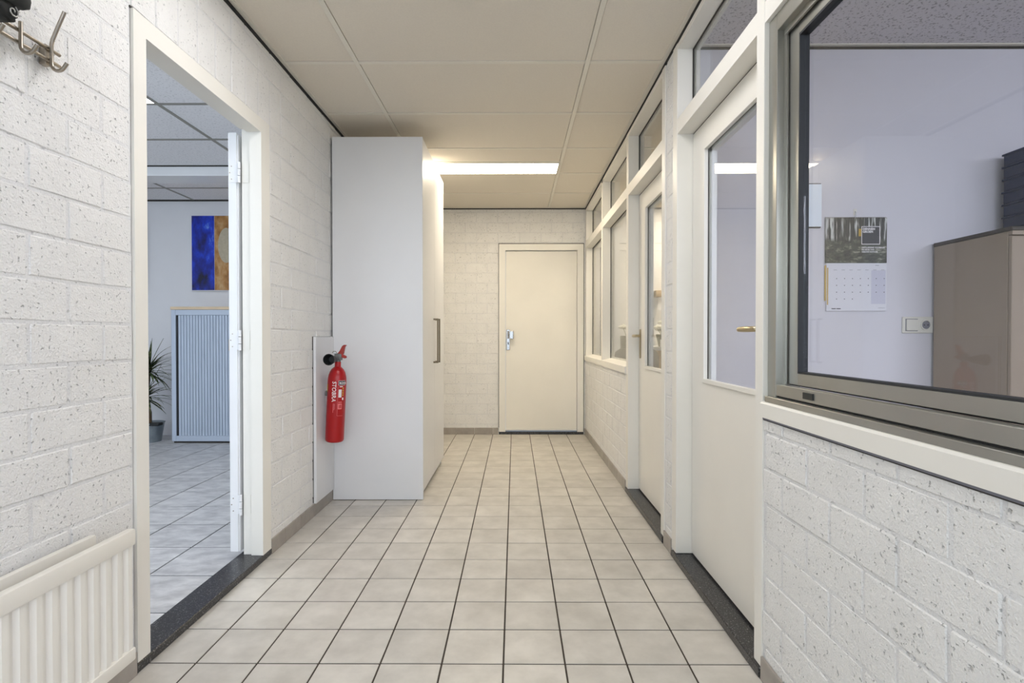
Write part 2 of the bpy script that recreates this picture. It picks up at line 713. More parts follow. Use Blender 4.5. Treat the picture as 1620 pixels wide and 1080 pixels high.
# ------------------------------------------------------------------ corridor ceiling
CY = [YF, -0.97, -0.36, 0.255, 0.868, 1.48, 2.092, 2.716, 3.335, 3.955, 4.257, 4.556, 5.178, YB]
CX = [XL, -0.812, 0.375, XR]
ceiling = struct('ceiling', B(XL - 0.1, XR + 0.075, YF, YB, ZC + 0.03, ZC + 0.06), 'tbar', 'suspended corridor ceiling of beige mineral tiles in a cream grid', 'ceiling')
for r in range(len(CY) - 1):
    for c in range(3):
        if c == 1 and CY[r] in (4.257, 1.48):
            continue
        x0, x1, y0, y1 = CX[c] + 0.014, CX[c + 1] - 0.014, CY[r] + 0.014, CY[r + 1] - 0.014
        if c != 1 and CY[r] == 3.955:
            y1 = CY[r + 2] - 0.014
        if c != 1 and CY[r] == 4.257:
            continue
        if c == 0:
            x0 = XL + 0.024
        if c == 2:
            x1 = XR - 0.024
        ob('ceiling_tile', B(x0, x1, y0, y1, ZC + 0.004, ZC + 0.018, bev=0.001), 'ceil', ceiling)
for x in CX[1:3]:
    ob('grid_bar', B(x - 0.012, x + 0.012, YF, YB - 0.02, ZC, ZC + 0.03), 'tbar', ceiling)
for y in CY[1:-1]:
    for c in range(3):
        if y == 4.257 and c != 1:
            continue
        ob('grid_bar', B(CX[c] + (0.020 if c == 0 else 0.0125), CX[c + 1] - (0.020 if c == 2 else 0.0125), y - 0.012, y + 0.012, ZC + 0.0006, ZC + 0.03), 'tbar', ceiling)
ob('edge_angle', B(XL + 0.004, XL + 0.024, YF, YB - 0.004, ZC - 0.001, ZC + 0.03), 'tbar', ceiling)
ob('edge_angle', B(XR - 0.024, XR - 0.004, YF, YB - 0.004, ZC - 0.001, ZC + 0.03), 'tbar', ceiling)
ob('edge_angle', B(XL + 0.024, XR - 0.024, YB - 0.022, YB - 0.004, ZC - 0.001, ZC + 0.03), 'tbar', ceiling)
trim = struct('gap_shade_1', B(XL - 0.004, XL + 0.004, YF, YB - 0.005, ZC - 0.0185, ZC + 0.004), 'black', 'black shadow strip between left brick wall and ceiling', 'trim')  # these three black strips paint in the shade of the open ceiling-edge gap
trim = struct('gap_shade_2', B(XR - 0.004, XR + 0.004, YF, YB - 0.005, ZC - 0.0185, ZC + 0.004), 'black', 'black shadow strip between right-hand frames and ceiling', 'trim')
trim = struct('gap_shade_3', B(XL + 0.005, XR - 0.005, YB - 0.004, YB + 0.004, ZC - 0.012, ZC + 0.004), 'black', 'thin black shadow strip along the top of the back wall', 'trim')

# corridor lamp
t = thing('ceiling_light', 'long bright warm ceiling light panel beside the white wardrobe', 'light', (-0.2185, 4.4065, ZC), group='recessed ceiling lights')
lx0, lx1, ly0, ly1 = -0.798, 0.361, 4.271, 4.542
ob('lamp_housing', boxes([(lx0, lx1, ly0, ly1, ZC + 0.015, ZC + 0.028)]), 'tbar', t)
ob('lamp_frame', boxes([(lx0, lx1, ly0, ly0 + 0.006, ZC - 0.004, ZC + 0.012), (lx0, lx1, ly1 - 0.006, ly1, ZC - 0.004, ZC + 0.012),
                        (lx0, lx0 + 0.006, ly0, ly1, ZC - 0.004, ZC + 0.012), (lx1 - 0.006, lx1, ly0, ly1, ZC - 0.004, ZC + 0.012)]), 'tbar', t)
ob('diffuser', B(lx0 + 0.006, lx1 - 0.006, ly0 + 0.006, ly1 - 0.006, ZC - 0.003, ZC + 0.006), 'lamp', t)
for sx in (-0.50, 0.04):
    ob('diffuser_screw', cyl(bmesh.new(), (sx, ly1 - 0.03, ZC - 0.007), (sx, ly1 - 0.03, ZC), 0.006, seg=10), 'steel', t)

t = thing('ceiling_light', 'unseen neutral white fill panel added overhead to brighten the near corridor', 'light', (-0.2185, 1.786, ZC), group='recessed ceiling lights')  # unseen panel added only to brighten the near corridor
ob('lamp_housing', B(lx0, lx1, 1.494, 2.078, ZC + 0.015, ZC + 0.028), 'tbar', t)
ob('diffuser', B(lx0 + 0.006, lx1 - 0.006, 1.50, 2.072, ZC - 0.001, ZC + 0.012), 'fill_panel', t)

# ------------------------------------------------------------------ left doorway with its open white door
d = thing('door_1', 'cream framed doorway in the left brick wall with a white door swung open', 'door', (XL, 2.1, 0), kind='structure')
fx0, fx1 = XL - 0.090, XL + 0.008
LI0, LI1, LIZ = 1.706, 2.478, 2.032
ob('door_jamb', boxes([(fx0 + 0.03, fx1, LD0 + 0.003, LI0, 0.036, LDZ - 0.003), (fx0, fx0 + 0.03, LD0 + 0.003, LI0 - 0.012, 0.036, LDZ - 0.003)]), 'cream', d)
bm = boxes([(fx0 + 0.042, fx1, LI1, LD1 - 0.003, 0.032, LDZ - 0.003), (fx0, fx0 + 0.042, LI1 + 0.012, LD1 - 0.003, 0.032, LDZ - 0.003)])
ob('door_jamb', bm, 'cream', d)
ob('door_head', boxes([(fx0 + 0.03, fx1, LI0, LI1, LIZ, LDZ - 0.003), (fx0, fx0 + 0.03, LI0, LI1, LIZ + 0.012, LDZ - 0.003)]), 'cream', d)
ob('frame_gap', boxes([(XL - 0.02, XL + 0.0015, LD0 - 0.002, LD1 + 0.002, LDZ - 0.004, LDZ + 0.0025), (XL - 0.02, XL + 0.0005, LD1 - 0.004, LD1 + 0.0015, 0.08, LDZ)]), 'dark_line', d)
ob('threshold', B(XL - 0.115, XL + 0.007, LD0 - 0.006, LD1 + 0.006, 0.0, 0.031, bev=0.003), 'granite', d)
lf = ob('door_leaf', B(-1.352, -1.312, 2.484, 3.31, 0.046, 2.032, bev=0.002), 'white_paint', d)
ob('leaf_rabbet', B(-1.3125, -1.3065, 2.490, 3.30, 0.046, 2.020), 'white_paint', lf)
for hz in (1.842, 1.052, 0.272):
    bm = bmesh.new()
    for k in range(3):
        cyl(bm, (-1.2975, 2.477, hz - 0.048 + 0.033 * k), (-1.2975, 2.477, hz - 0.018 + 0.033 * k), 0.0075, seg=14)
    h = ob('hinge', bm, 'white_paint', d, smooth=True)
    ob('hinge_plate', boxes([(-1.349, -1.307, 2.4825, 2.485, hz - 0.045, hz + 0.045)]), 'white_paint', h)
    ob('hinge_plate', boxes([(-1.289, -1.255, 2.4875, 2.4905, hz - 0.045, hz + 0.045)]), 'cream', h)
    bm = bmesh.new()
    for (sx, sz) in ((-1.335, 0.03), (-1.343, 0.0), (-1.335, -0.03)):
        cyl(bm, (sx, 2.4835, hz + sz), (sx, 2.481, hz + sz), 0.003, seg=8)
    ob('hinge_screws', bm, 'steel', h)

# ------------------------------------------------------------------ door at the end of the corridor
d = thing('door_2', 'closed cream flush door with satin chrome lock at the corridor end', 'door', (0.3, YB, 0), kind='structure')
ya, yb_ = YB - 0.012, YB + 0.10
BI0, BI1, BIZ = -0.100, 0.687, 2.016
ob('door_jamb', B(BD0 + 0.003, BI0, ya, yb_, 0.03, BDZ - 0.004), 'cream', d)
ob('door_jamb', B(BI1, BD1 - 0.003, ya, yb_, 0.03, BDZ - 0.004), 'cream', d)
ob('door_head', B(BI0, BI1, ya, yb_, BIZ, BDZ - 0.004), 'cream', d)
ob('frame_gap', boxes([(BD0 - 0.003, BD1 + 0.003, YB - 0.002, YB + 0.02, BDZ - 0.005, BDZ + 0.005), (BD0 - 0.003, BD0 + 0.004, YB - 0.002, YB + 0.02, 0.075, BDZ),
                       (BD1 - 0.004, BD1 + 0.004, YB - 0.002, YB + 0.02, 0.03, BDZ)]), 'dark_line', d)
lf = ob('door_leaf', B(BI0 + 0.003, BI1 - 0.003, YB + 0.022, YB + 0.062, 0.042, BIZ - 0.004, bev=0.002), 'leaf_cream', d)
ob('weather_bar', B(BI0 + 0.004, BI1 - 0.004, YB + 0.010, YB + 0.022, 0.042, 0.060), 'cream', lf)
ob('threshold', B(BD0, BD1, YB - 0.004, YB + 0.10, 0.0, 0.030, bev=0.002), 'granite', d)
lk = ob('lock_plate', B(-0.088, -0.052, YB + 0.010, YB + 0.022, 0.925, 1.150, bev=0.004), 'chrome', lf)
ob('knob', B(-0.058, -0.010, YB - 0.055, YB - 0.015, 1.045, 1.135, bev=0.008, seg=2), 'chrome', lk)
ob('knob_stem', cyl(bmesh.new(), (-0.062, YB + 0.012, 1.09), (-0.040, YB - 0.03, 1.09), 0.010, seg=12), 'chrome', lk)
ob('key_slot', boxes([(-0.074, -0.064, YB + 0.008, YB + 0.0105, 0.985, 1.012)], 0.001), 'black', lk)
ob('lock_inlay', boxes([(-0.077, -0.063, YB + 0.008, YB + 0.0105, 1.05, 1.135)], 0.001), 'bronze', lk)

# ------------------------------------------------------------------ right-hand timber frames
FZ0, FZ1 = 2.030, 2.100     # transom rail
HZ = 2.430                  # underside of the head rail
XG = 0.852                  # glass plane


def pane(parent, y0, y1, z0, z1, x=XG, name='glass_pane'):
    return ob(name, B(x - 0.003, x + 0.003, y0, y1, z0, z1), 'glass', parent)


def bead(parent, y0, y1, z0, z1, x, w=0.016, d=0.012, mat='cream', name='glazing_bead'):
    return ob(name, boxes([(x, x + d, y0, y1, z0, z0 + w), (x, x + d, y0, y1, z1 - w, z1), (x, x + d, y0, y0 + w, z0 + w, z1 - w), (x, x + d, y1 - w, y1, z0 + w, z1 - w)]), mat, parent)


XB = XR + 0.105   # back of the frames

# far pair of windows with top lights
w = thing('window_2', 'cream timber window of two tall panes and top lights beside the back door', 'window', (XR, 4.7, 0.815), kind='structure')
ob('window_post', B(XR, XB, 5.70, YB - 0.002, 0.815, ZC - 0.014), 'cream', w)
ob('window_post', B(XR, XB, 4.639, 4.707, 0.86, ZC - 0.014), 'cream', w)
ob('window_post', B(XR - 0.002, XB, 3.584, 3.646, 0.032, ZC - 0.014), 'cream', w)
ob('head_rail', B(XR, XB, 3.646, 5.70, HZ, ZC - 0.014), 'cream', w)
bm = bmesh.new()
prism(bm, [(XR - 0.012, 0.815), (XB, 0.815), (XB, 0.882), (XG - 0.008, 0.882), (XR - 0.012, 0.862)], 'y', 3.646, YB - 0.002)
ob('window_sill', bm, 'cream', w)
for (a, b) in ((3.646, 4.639), (4.707, 5.70)):
    ob('transom_rail', B(XR, XB, a, b, FZ0, FZ1), 'cream', w)
    g = pane(w, a, b, 0.882, FZ0)
    bead(w, a, b, 0.882, FZ0, XG + 0.004, 0.012)
    ob('pane_seal', boxes([(XG - 0.008, XG - 0.003, b - 0.004, b, 0.882, FZ0), (XG - 0.008, XG - 0.003, a, b, FZ0 - 0.004, FZ0)]), 'dark_line', w)
    g = pane(w, a, b, FZ1, HZ)
    bead(w, a, b, FZ1, HZ, XG + 0.004, 0.012)
    ob('pane_seal', boxes([(XG - 0.008, XG - 0.003, b - 0.004, b, FZ1, HZ), (XG - 0.008, XG - 0.003, a, b, HZ - 0.004, HZ)]), 'dark_line', w)


def glazed_door(name, label, y0, y1, near_post, far_post, gy0, gy1, handle):
    """y0..y1 opening; posts as (ya,yb) or None"""
    d = thing(name, label, 'door', (XR, (y0 + y1) / 2, 0), kind='structure')
    for p in (near_post, far_post):
        if p:
            ob('door_post', B(XR - 0.004, XB, p[0], p[1], 0.034, ZC - 0.014, bev=0.0015), 'cream', d)
    ob('head_rail', B(XR - 0.002, XB, y0, y1, HZ, ZC - 0.014), 'cream', d)
    ob('transom_rail', B(XR - 0.002, XB, y0, y1, FZ0, FZ1), 'cream', d)
    pane(d, y0, y1, FZ1, HZ, name='top_light')
    ob('pane_seal', boxes([(XG - 0.009, XG - 0.003, y1 - 0.005, y1, FZ1, HZ), (XG - 0.009, XG - 0.003, y0, y1, HZ - 0.005, HZ)]), 'dark_line', d)
    bead(d, y0, y1, FZ1, HZ, XG + 0.004, 0.018)
    ob('threshold', B(XR - 0.012, XB, y0 - 0.05, y1 + 0.05, 0.0, 0.032, bev=0.003), 'granite', d)
    # leaf with a glazed upper half
    z0, z1, gz0, gz1 = 0.042, FZ0 - 0.006, 0.876, 1.905
    a, b = y0 + 0.003, y1 - 0.003
    x0, x1 = XR2, XR2 + 0.040
    lf = ob('door_leaf', boxes([(x0, x1, a, gy0, z0, z1), (x0, x1, gy1, b, z0, z1), (x0, x1, gy0, gy1, z0, gz0), (x0, x1, gy0, gy1, gz1, z1)]), 'leaf_cream', d)
    ob('leaf_gap', boxes([(x0 + 0.002, x1, b, y1, z0, z1), (x0 + 0.002, x1, a, y1, z1, FZ0), (x0 + 0.004, x1, a, b, 0.032, z0)]), 'dark_line', d)
    pane(lf, gy0, gy1, gz0, gz1, x0 + 0.018)
    w = 0.018
    ob('glazing_bead', boxes([(x0 - 0.008, x0 + 0.012, gy0 - 0.006, gy1 + 0.006, gz0 - 0.012, gz0 + 0.006),
                              (x0 - 0.006, x0 + 0.012, gy0 - 0.006, gy1 + 0.006, gz1 - 0.006, gz1 + 0.012),
                              (x0 - 0.006, x0 + 0.012, gy1 - 0.004, gy1 + 0.022, gz0, gz1),
                              (x0 - 0.006, x0 + 0.012, gy0 - 0.022, gy0 + 0.004, gz0, gz1)], 0.0012), 'cream', lf)
    ob('pane_seal', boxes([(x0 + 0.012, x0 + 0.015, gy1 - 0.006, gy1, gz0, gz1), (x0 + 0.012, x0 + 0.015, gy0, gy1, gz1 - 0.005, gz1)]), 'dark_line', lf)
    ob('glazing_bead', boxes([(x0 + 0.022, x1 + 0.004, gy1 - 0.022, gy1, gz0, gz1), (x0 + 0.022, x1 + 0.004, gy0, gy0 + 0.022, gz0, gz1),
                              (x0 + 0.022, x1 + 0.004, gy0, gy1, gz1 - 0.018, gz1)]), 'white_paint', lf)
    hy, hz, dirn = handle
    pl = ob('handle_plate', B(x0 - 0.006, x0, hy - 0.018, hy + 0.018, hz - 0.15, hz + 0.045, bev=0.003), 'nickel', lf)
    bm = bmesh.new()
    pts = [(x0 - 0.004, hy, hz), (x0 - 0.038, hy, hz), (x0 - 0.050, hy + dirn * 0.006, hz), (x0 - 0.054, hy + dirn * 0.02, hz), (x0 - 0.054, hy + dirn * 0.085, hz), (x0 - 0.054, hy + dirn * 0.122, hz)]
    tube(bm, pts, [0.009, 0.009, 0.0095, 0.010, 0.0105, 0.009], 12)
    ob('lever_handle', bm, 'nickel', pl, smooth=True)
    return d


glazed_door('door_3', 'cream door with a tall glass pane into the right office beside the sliding window', 1.688, 2.508, (1.637, 1.688), (2.508, 2.575), 1.82, 2.345, (1.738, 1.094, 1))
glazed_door('door_4', 'cream door with a tall glass pane farther down beside the far windows', 2.767, 3.584, (2.709, 2.767), None, 2.90, 3.40, (3.535, 1.075, -1))

# ------------------------------------------------------------------ sliding aluminium window
w = thing('window_1', 'aluminium sliding window in a cream frame above the low brick wall', 'window', (XR, 0.9, 0.82), kind='structure')
WN = -0.30           # near end of the opening, behind the frame edge
ob('window_post', B(XR - 0.002, XB, WN - 0.06, WN, 0.82, ZC - 0.014), 'cream', w)
ob('head_rail', B(XR - 0.002, XB, WN, 1.637, FZ0 + 0.006, FZ1), 'cream', w)
ob('head_panel', B(XR + 0.01, XB, WN, 1.637, FZ1, ZC - 0.014), 'cream', w)
bm = bmesh.new()
prism(bm, [(XR - 0.012, 0.820), (XB, 0.820), (XB, 0.869), (XR + 0.004, 0.869), (XR - 0.007, 0.867), (XR - 0.012, 0.862)], 'y', WN - 0.06, 1.637)
ob('window_sill', bm, 'cream', w)
ob('sill_seal', B(XR - 0.0035, XR + 0.02, WN, 1.637, 0.8125, 0.8205), 'print_grey', w)
ob('sill_gap', B(XR - 0.002, XR + 0.02, WN, 1.637, 0.8095, 0.8125), 'dark_line', w)
x_a, x_s = 0.786, 0.816
Y1 = 1.637
# outer frame
ob('outer_frame', boxes([(x_a, x_a + 0.075, Y1 - 0.050, Y1 - 0.001, 0.872, 2.036), (x_a, x_a + 0.075, WN + 0.001, WN + 0.05, 0.872, 2.036),
                         (x_a, x_a + 0.075, WN + 0.05, Y1 - 0.05, 1.984, 2.036)], 0.0015), 'alu', w)
ob('track_profile', boxes([(x_a + 0.002, x_s + 0.0, WN + 0.002, Y1 - 0.012, 0.891, 0.925)], 0.001), 'alu', w)
ob('sill_profile', boxes([(x_a - 0.014, x_a + 0.075, WN + 0.002, Y1 - 0.012, 0.868, 0.886)], 0.001), 'alu', w)
ob('track_groove', boxes([(x_a + 0.006, x_a + 0.075, WN + 0.002, Y1 - 0.05, 0.886, 0.891)]), 'black', w)
ob('track_cap', B(x_a - 0.002, x_a + 0.003, 1.388, 1.435, 0.899, 0.917, bev=0.001), 'rubber', w)
ob('guide_lip', boxes([(x_s - 0.009, x_s - 0.004, Y1 - 0.066, Y1 - 0.05, 0.925, 1.984), (x_s - 0.012, x_s - 0.006, WN + 0.05, Y1 - 0.06, 1.965, 1.984)]), 'alu', w)
sy1 = Y1 - 0.066
s = ob('sliding_sash', boxes([(x_s, x_s + 0.03, sy1 - 0.050, sy1, 0.928, 1.978), (x_s, x_s + 0.03, WN + 0.07, sy1 - 0.05, 0.928, 0.962),
                              (x_s, x_s + 0.03, WN + 0.07, sy1 - 0.05, 1.938, 1.978), (x_s, x_s + 0.03, WN + 0.02, WN + 0.07, 0.928, 1.978)], 0.001), 'alu', w)
ob('sash_groove', boxes([(x_s + 0.004, x_s + 0.03, WN + 0.02, sy1, 0.925, 0.928), (x_s + 0.004, x_s + 0.03, WN + 0.02, sy1, 1.978, 1.984)]), 'black', s)
ob('glazing_gasket', boxes([(x_s + 0.0005, x_s + 0.0285, sy1 - 0.054, sy1 - 0.05, 0.962, 1.938), (x_s + 0.0005, x_s + 0.0285, WN + 0.07, sy1 - 0.054, 0.962, 0.967),
                            (x_s + 0.0005, x_s + 0.0285, WN + 0.07, sy1 - 0.054, 1.932, 1.938)]), 'alu_dark', s)
pane(s, WN + 0.07, sy1 - 0.054, 0.967, 1.932, x_s + 0.017)

# ------------------------------------------------------------------ facade behind the camera
bm = boxes([(-5.9, -5.25, YF - 0.12, YF, 0, 2.62), (-5.25, -1.55, YF - 0.12, YF, 0, 0.8), (-5.25, -1.55, YF - 0.12, YF, 2.4, 2.62), (-1.55, -1.12, YF - 0.12, YF, 0, 2.62),
            (-1.12, 0.72, YF - 0.12, YF, 2.35, 2.62), (0.72, 1.25, YF - 0.12, YF, 0, 2.62), (1.25, 4.35, YF - 0.12, YF, 0, 0.8), (1.25, 4.35, YF - 0.12, YF, 2.4, 2.62),
            (4.35, 4.8, YF - 0.12, YF, 0, 2.62)])
struct('wall_front', bm, 'plaster', 'white facade wall with the entrance behind the viewer', 'wall')
for nm, lab, (a, b, z0, z1) in (('window_3', 'office window of the left room in the facade', (-5.25, -1.55, 0.8, 2.4)),
                                ('window_4', 'glazed entrance of the corridor in the facade', (-1.12, 0.72, 0.02, 2.35)),
                                ('window_5', 'office window of the right room in the facade', (1.25, 4.35, 0.8, 2.4))):
    w = thing(nm, lab, 'window', ((a + b) / 2, YF, z0), kind='structure')
    mid = (a + b) / 2
    ob('window_frame', boxes([(a, a + 0.06, YF - 0.09, YF - 0.03, z0, z1), (b - 0.06, b, YF - 0.09, YF - 0.03, z0, z1), (mid - 0.03, mid + 0.03, YF - 0.09, YF - 0.03, z0, z1),
                              (a, b, YF - 0.09, YF - 0.03, z0, z0 + 0.06), (a, b, YF - 0.09, YF - 0.03, z1 - 0.06, z1)]), 'white_paint', w)
    for (p, q) in ((a + 0.06, mid - 0.03), (mid + 0.03, b - 0.06)):
        ob('glass_pane', B(p, q, YF - 0.063, YF - 0.057, z0 + 0.06, z1 - 0.06), 'glass', w)

# ------------------------------------------------------------------ left office
LX0, LX1, LY1, LZ = -5.8, XL - WT, 5.73, 2.557
struct('wall_left_room_back', B(LX0, LX1 + 0.004, LY1, LY1 + 0.03, 0, 2.62), 'plaster', 'white wall with the blue painting, seen through the open doorway', 'wall')
struct('wall_left_room_side', B(LX0 - 0.1, LX0, YF, LY1, 0, 2.62), 'plaster', 'far side wall of the left room', 'wall')
o = ob('room_face', boxes([(LX1 - 0.006, LX1 + 0.001, YF, LD0 - 0.002, 0, 2.60), (LX1 - 0.006, LX1 + 0.001, LD1 + 0.002, LY1, 0, 2.60), (LX1 - 0.006, LX1 + 0.001, LD0, LD1, LDZ + 0.002, 2.60)]), 'plaster', wall_left)
lfloor = struct('floor_left_room', B(LX0, LX1 + 0.0, YF, LY1, -0.06, -0.002), 'grout_grey', 'left room floor of large grey marbled tiles', 'floor')
rows = cut(1.0, LY1, 2.019, 0.3187)
for (y0, y1) in rows:
    for (x0, x1) in cut(-4.6, LX1 - 0.008, -1.642, 0.326):
        tile_obj(lfloor, x0, x1, y0, y1, 'tile_marble', 0.0075, 'left')
bm = bmesh.new()
for (y0, y1) in cut(YF, LY1, 2.019, 0.3187):
    for (x0, x1) in cut(LX0, LX1 - 0.008, -1.642, 0.326):
        if y1 > 1.03 and x0 > -4.62:
            continue
        box(bm, x0 + 0.0025, x1 - 0.0025, y0 + 0.0025, y1 - 0.0025, -0.01, 0)
o = ob('outlying_tiles', bm, 'tile_marble', lfloor)
o['kind'] = 'stuff'
lceil = struct('ceiling_left_room', B(LX0, LX1, YF, LY1, LZ + 0.03, LZ + 0.06), 'plaster', 'suspended fissured tile ceiling of the left room', 'ceiling')
gx = [-5.8, -5.40, -4.20, -3.497, -2.287, -1.62, LX1]
gx = [LX0, -4.698, -3.497, -2.287, LX1]
gy = [YF, -0.99, -0.38, 0.23, 0.84, 1.50, 2.13, 2.75, 3.375, 3.98, 4.585]
gy2 = [4.80, 5.27, LY1]
LP_L = (-2.287 - 1.21, -2.287, 2.75, 3.375)


def ceil_grid(parent, gx, gy, z, mat, bar, skip=()):
    for i in range(len(gx) - 1):
        for j in range(len(gy) - 1):
            if (i, j) in skip:
                continue
            ob('ceiling_tile', B(gx[i] + 0.013, gx[i + 1] - 0.013, gy[j] + 0.013, gy[j + 1] - 0.013, z + 0.004, z + 0.018), mat, parent)
    for x in gx[1:-1]:
        ob('grid_bar', B(x - 0.012, x + 0.012, gy[0], gy[-1], z, z + 0.03), bar, parent)
    for y in gy[1:-1]:
        for i in range(len(gx) - 1):
            ob('grid_bar', B(gx[i] + 0.0125, gx[i + 1] - 0.0125, y - 0.012, y + 0.012, z + 0.0005, z + 0.03), bar, parent)


ceil_grid(lceil, gx, gy, LZ, 'ceil_fissured', 'tbar_grey', skip=((2, 7), (2, 3)))
ceil_grid(lceil, gx, gy2, LZ, 'ceil_fissured', 'tbar_grey')
ob('edge_angle', B(LX0, LX1, LY1 - 0.012, LY1, LZ - 0.012, LZ + 0.004), 'dark_line', lceil)
bmv = struct('trim_4', B(LX0, LX1, 4.585, 4.80, 2.470, LZ + 0.03), 'white_paint', 'white ceiling beam crossing the left room', 'beam')
ob('beam_gap', B(LX0, LX1, 4.580, 4.586, LZ - 0.006, LZ + 0.004), 'dark_line', bmv)
ob('beam_edge', B(LX0, LX1, 4.578, 4.5852, 2.470, 2.488), 'white_paint', bmv)
for (j, lab) in ((7, 'square-edged cool ceiling light of the left room, glimpsed at the doorway top'), (3, 'cool ceiling light of the left room nearer the facade')):
    t = thing('ceiling_light', lab, 'light', (-2.9, (gy[j] + gy[j + 1]) / 2, LZ), group='recessed ceiling lights')
    ob('lamp_frame', boxes([(gx[2] + 0.013, gx[3] - 0.013, gy[j] + 0.013, gy[j + 1] - 0.013, LZ + 0.012, LZ + 0.024)]), 'white_paint', t)
    ob('diffuser', B(gx[2] + 0.0132, gx[3] - 0.0132, gy[j] + 0.0132, gy[j + 1] - 0.0132, LZ + 0.002, LZ + 0.0118), 'lamp_cool', t)

# tambour cabinet
CZ = 1.372
cx0, cx1, cy0, cy1 = -3.445, -2.235, 5.26, 5.70
t = thing('tambour_cabinet', 'pale blue grey roller shutter cabinet seen through the doorway', 'cabinet', ((cx0 + cx1) / 2, cy0, 0))
ob('carcass', boxes([(cx0, cx0 + 0.045, cy0, cy1, 0.02, CZ - 0.03), (cx1 - 0.045, cx1, cy0, cy1, 0.02, CZ - 0.03), (cx0 + 0.045, cx1 - 0.045, cy0, cy1, CZ - 0.085, CZ - 0.03),
                     (cx0 + 0.045, cx1 - 0.045, cy0, cy1, 0.02, 0.075), (cx0, cx1, cy1 - 0.02, cy1, 0.02, CZ - 0.03)], 0.003), 'tambour', t)
ob('plinth', B(cx0 + 0.01, cx1 - 0.01, cy0 + 0.02, cy1 - 0.02, 0.0, 0.02), 'dark_line', t)
ob('top_board', B(cx0 - 0.006, cx1 + 0.006, cy0 - 0.006, cy1, CZ - 0.03, CZ, bev=0.003), 'wood_light', t)
ob('shutter_slot', B(cx0 + 0.045, cx0 + 0.062, cy0 + 0.006, cy0 + 0.020, 0.075, CZ - 0.085), 'alu_dark', t)
bm = bmesh.new()
x = cx0 + 0.062
while x < cx1 - 0.05:
    prism(bm, [(x + 0.001, cy0 + 0.022), (x + 0.004, cy0 + 0.010), (x + 0.0255, cy0 + 0.010), (x + 0.0285, cy0 + 0.022)], 'z', 0.076, CZ - 0.086)
    x += 0.0295
o = ob('tambour_shutter', bm, 'tambour', t)
o['kind'] = 'stuff'
h = ob('shutter_handle', boxes([(-2.868, -2.832, cy0 + 0.002, cy0 + 0.012, 0.93, 1.045)], 0.002), 'wood_light', t)
ob('handle_recess', boxes([(-2.860, -2.840, cy0 + 0.0005, cy0 + 0.0025, 0.945, 1.03)]), 'black', h)

# paintings on the left room's wall
t = thing('painting', 'abstract canvas painting with a cobalt blue side and an ochre side', 'painting', (-3.1, LY1, 1.57), group='canvases on the left room wall')
px0, px1, pz0, pz1 = -3.512, -2.72, 1.568, 2.388
ob('canvas', B(px0, px1, LY1 - 0.035, LY1 - 0.001, pz0, pz1, bev=0.002), 'paper', t)
ob('blue_field', B(px0 + 0.014, px0 + 0.258, LY1 - 0.0375, LY1 - 0.0345, pz0 + 0.008, pz1 - 0.008), 'art_blue', t)
ob('ochre_field', B(px0 + 0.262, px1 - 0.006, LY1 - 0.0372, LY1 - 0.0345, pz0 + 0.008, pz1 - 0.008), 'art_ochre', t)
bm = bmesh.new()
prism(bm, [(px0 + 0.39 + 0.09 * math.cos(a), 2.06 + 0.19 * math.sin(a)) for a in [2 * math.pi * k / 24 for k in range(24)]], 'y', LY1 - 0.0385, LY1 - 0.0365)
ob('pale_oval', bm, 'art_pale', t)
t = thing('painting', 'canvas painting with dark ochre right edge beside the near door jamb', 'painting', (-4.4, LY1, 1.57), group='canvases on the left room wall')
ob('canvas', B(-4.75, -4.003, LY1 - 0.035, LY1 - 0.001, 1.56, 2.39, bev=0.002), 'dark_top', t)
ob('ochre_field', B(-4.745, -4.010, LY1 - 0.0372, LY1 - 0.0345, 1.568, 2.382), 'art_ochre', t)

# dracaena in a zinc bucket
PX, PY = -3.735, 5.36
t = thing('potted_plant', 'spiky striped dracaena plant in a zinc bucket beside the roller cabinet', 'plant', (PX, PY, 0))
mt = Matrix.Translation((PX, PY, 0))
ob('bucket', lathe(bmesh.new(), [(0.100, 0.0), (0.128, 0.185), (0.134, 0.190), (0.134, 0.197), (0.124, 0.197), (0.118, 0.165), (0.0, 0.165)][:-1], 28, mt), 'galv', t, smooth=True)
ob('soil', lathe(bmesh.new(), [(0.1175, 0.150), (0.118, 0.172), (0.07, 0.186), (0.02, 0.188)], 24, mt), 'soil', t, smooth=True)
bm = bmesh.new()
box(bm, PX + 0.06, PX + 0.16, PY - 0.11, PY - 0.03, 0.172, 0.205, bev=0.012, seg=2)
ob('black_liner', bm, 'rubber', t, smooth=True)
ob('cane', tube(bmesh.new(), [(PX - 0.02, PY, 0.15), (PX - 0.015, PY, 0.35), (PX - 0.03, PY, 0.5), (PX - 0.0, PY - 0.01, 0.72)], [0.028, 0.022, 0.018, 0.014], 10), 'trunk', t, smooth=True)
ob('cane', tube(bmesh.new(), [(PX + 0.01, PY - 0.02, 0.16), (PX + 0.02, PY - 0.03, 0.30), (PX - 0.01, PY - 0.04, 0.46)], [0.022, 0.018, 0.013], 10), 'trunk', t, smooth=True)
leaves = []
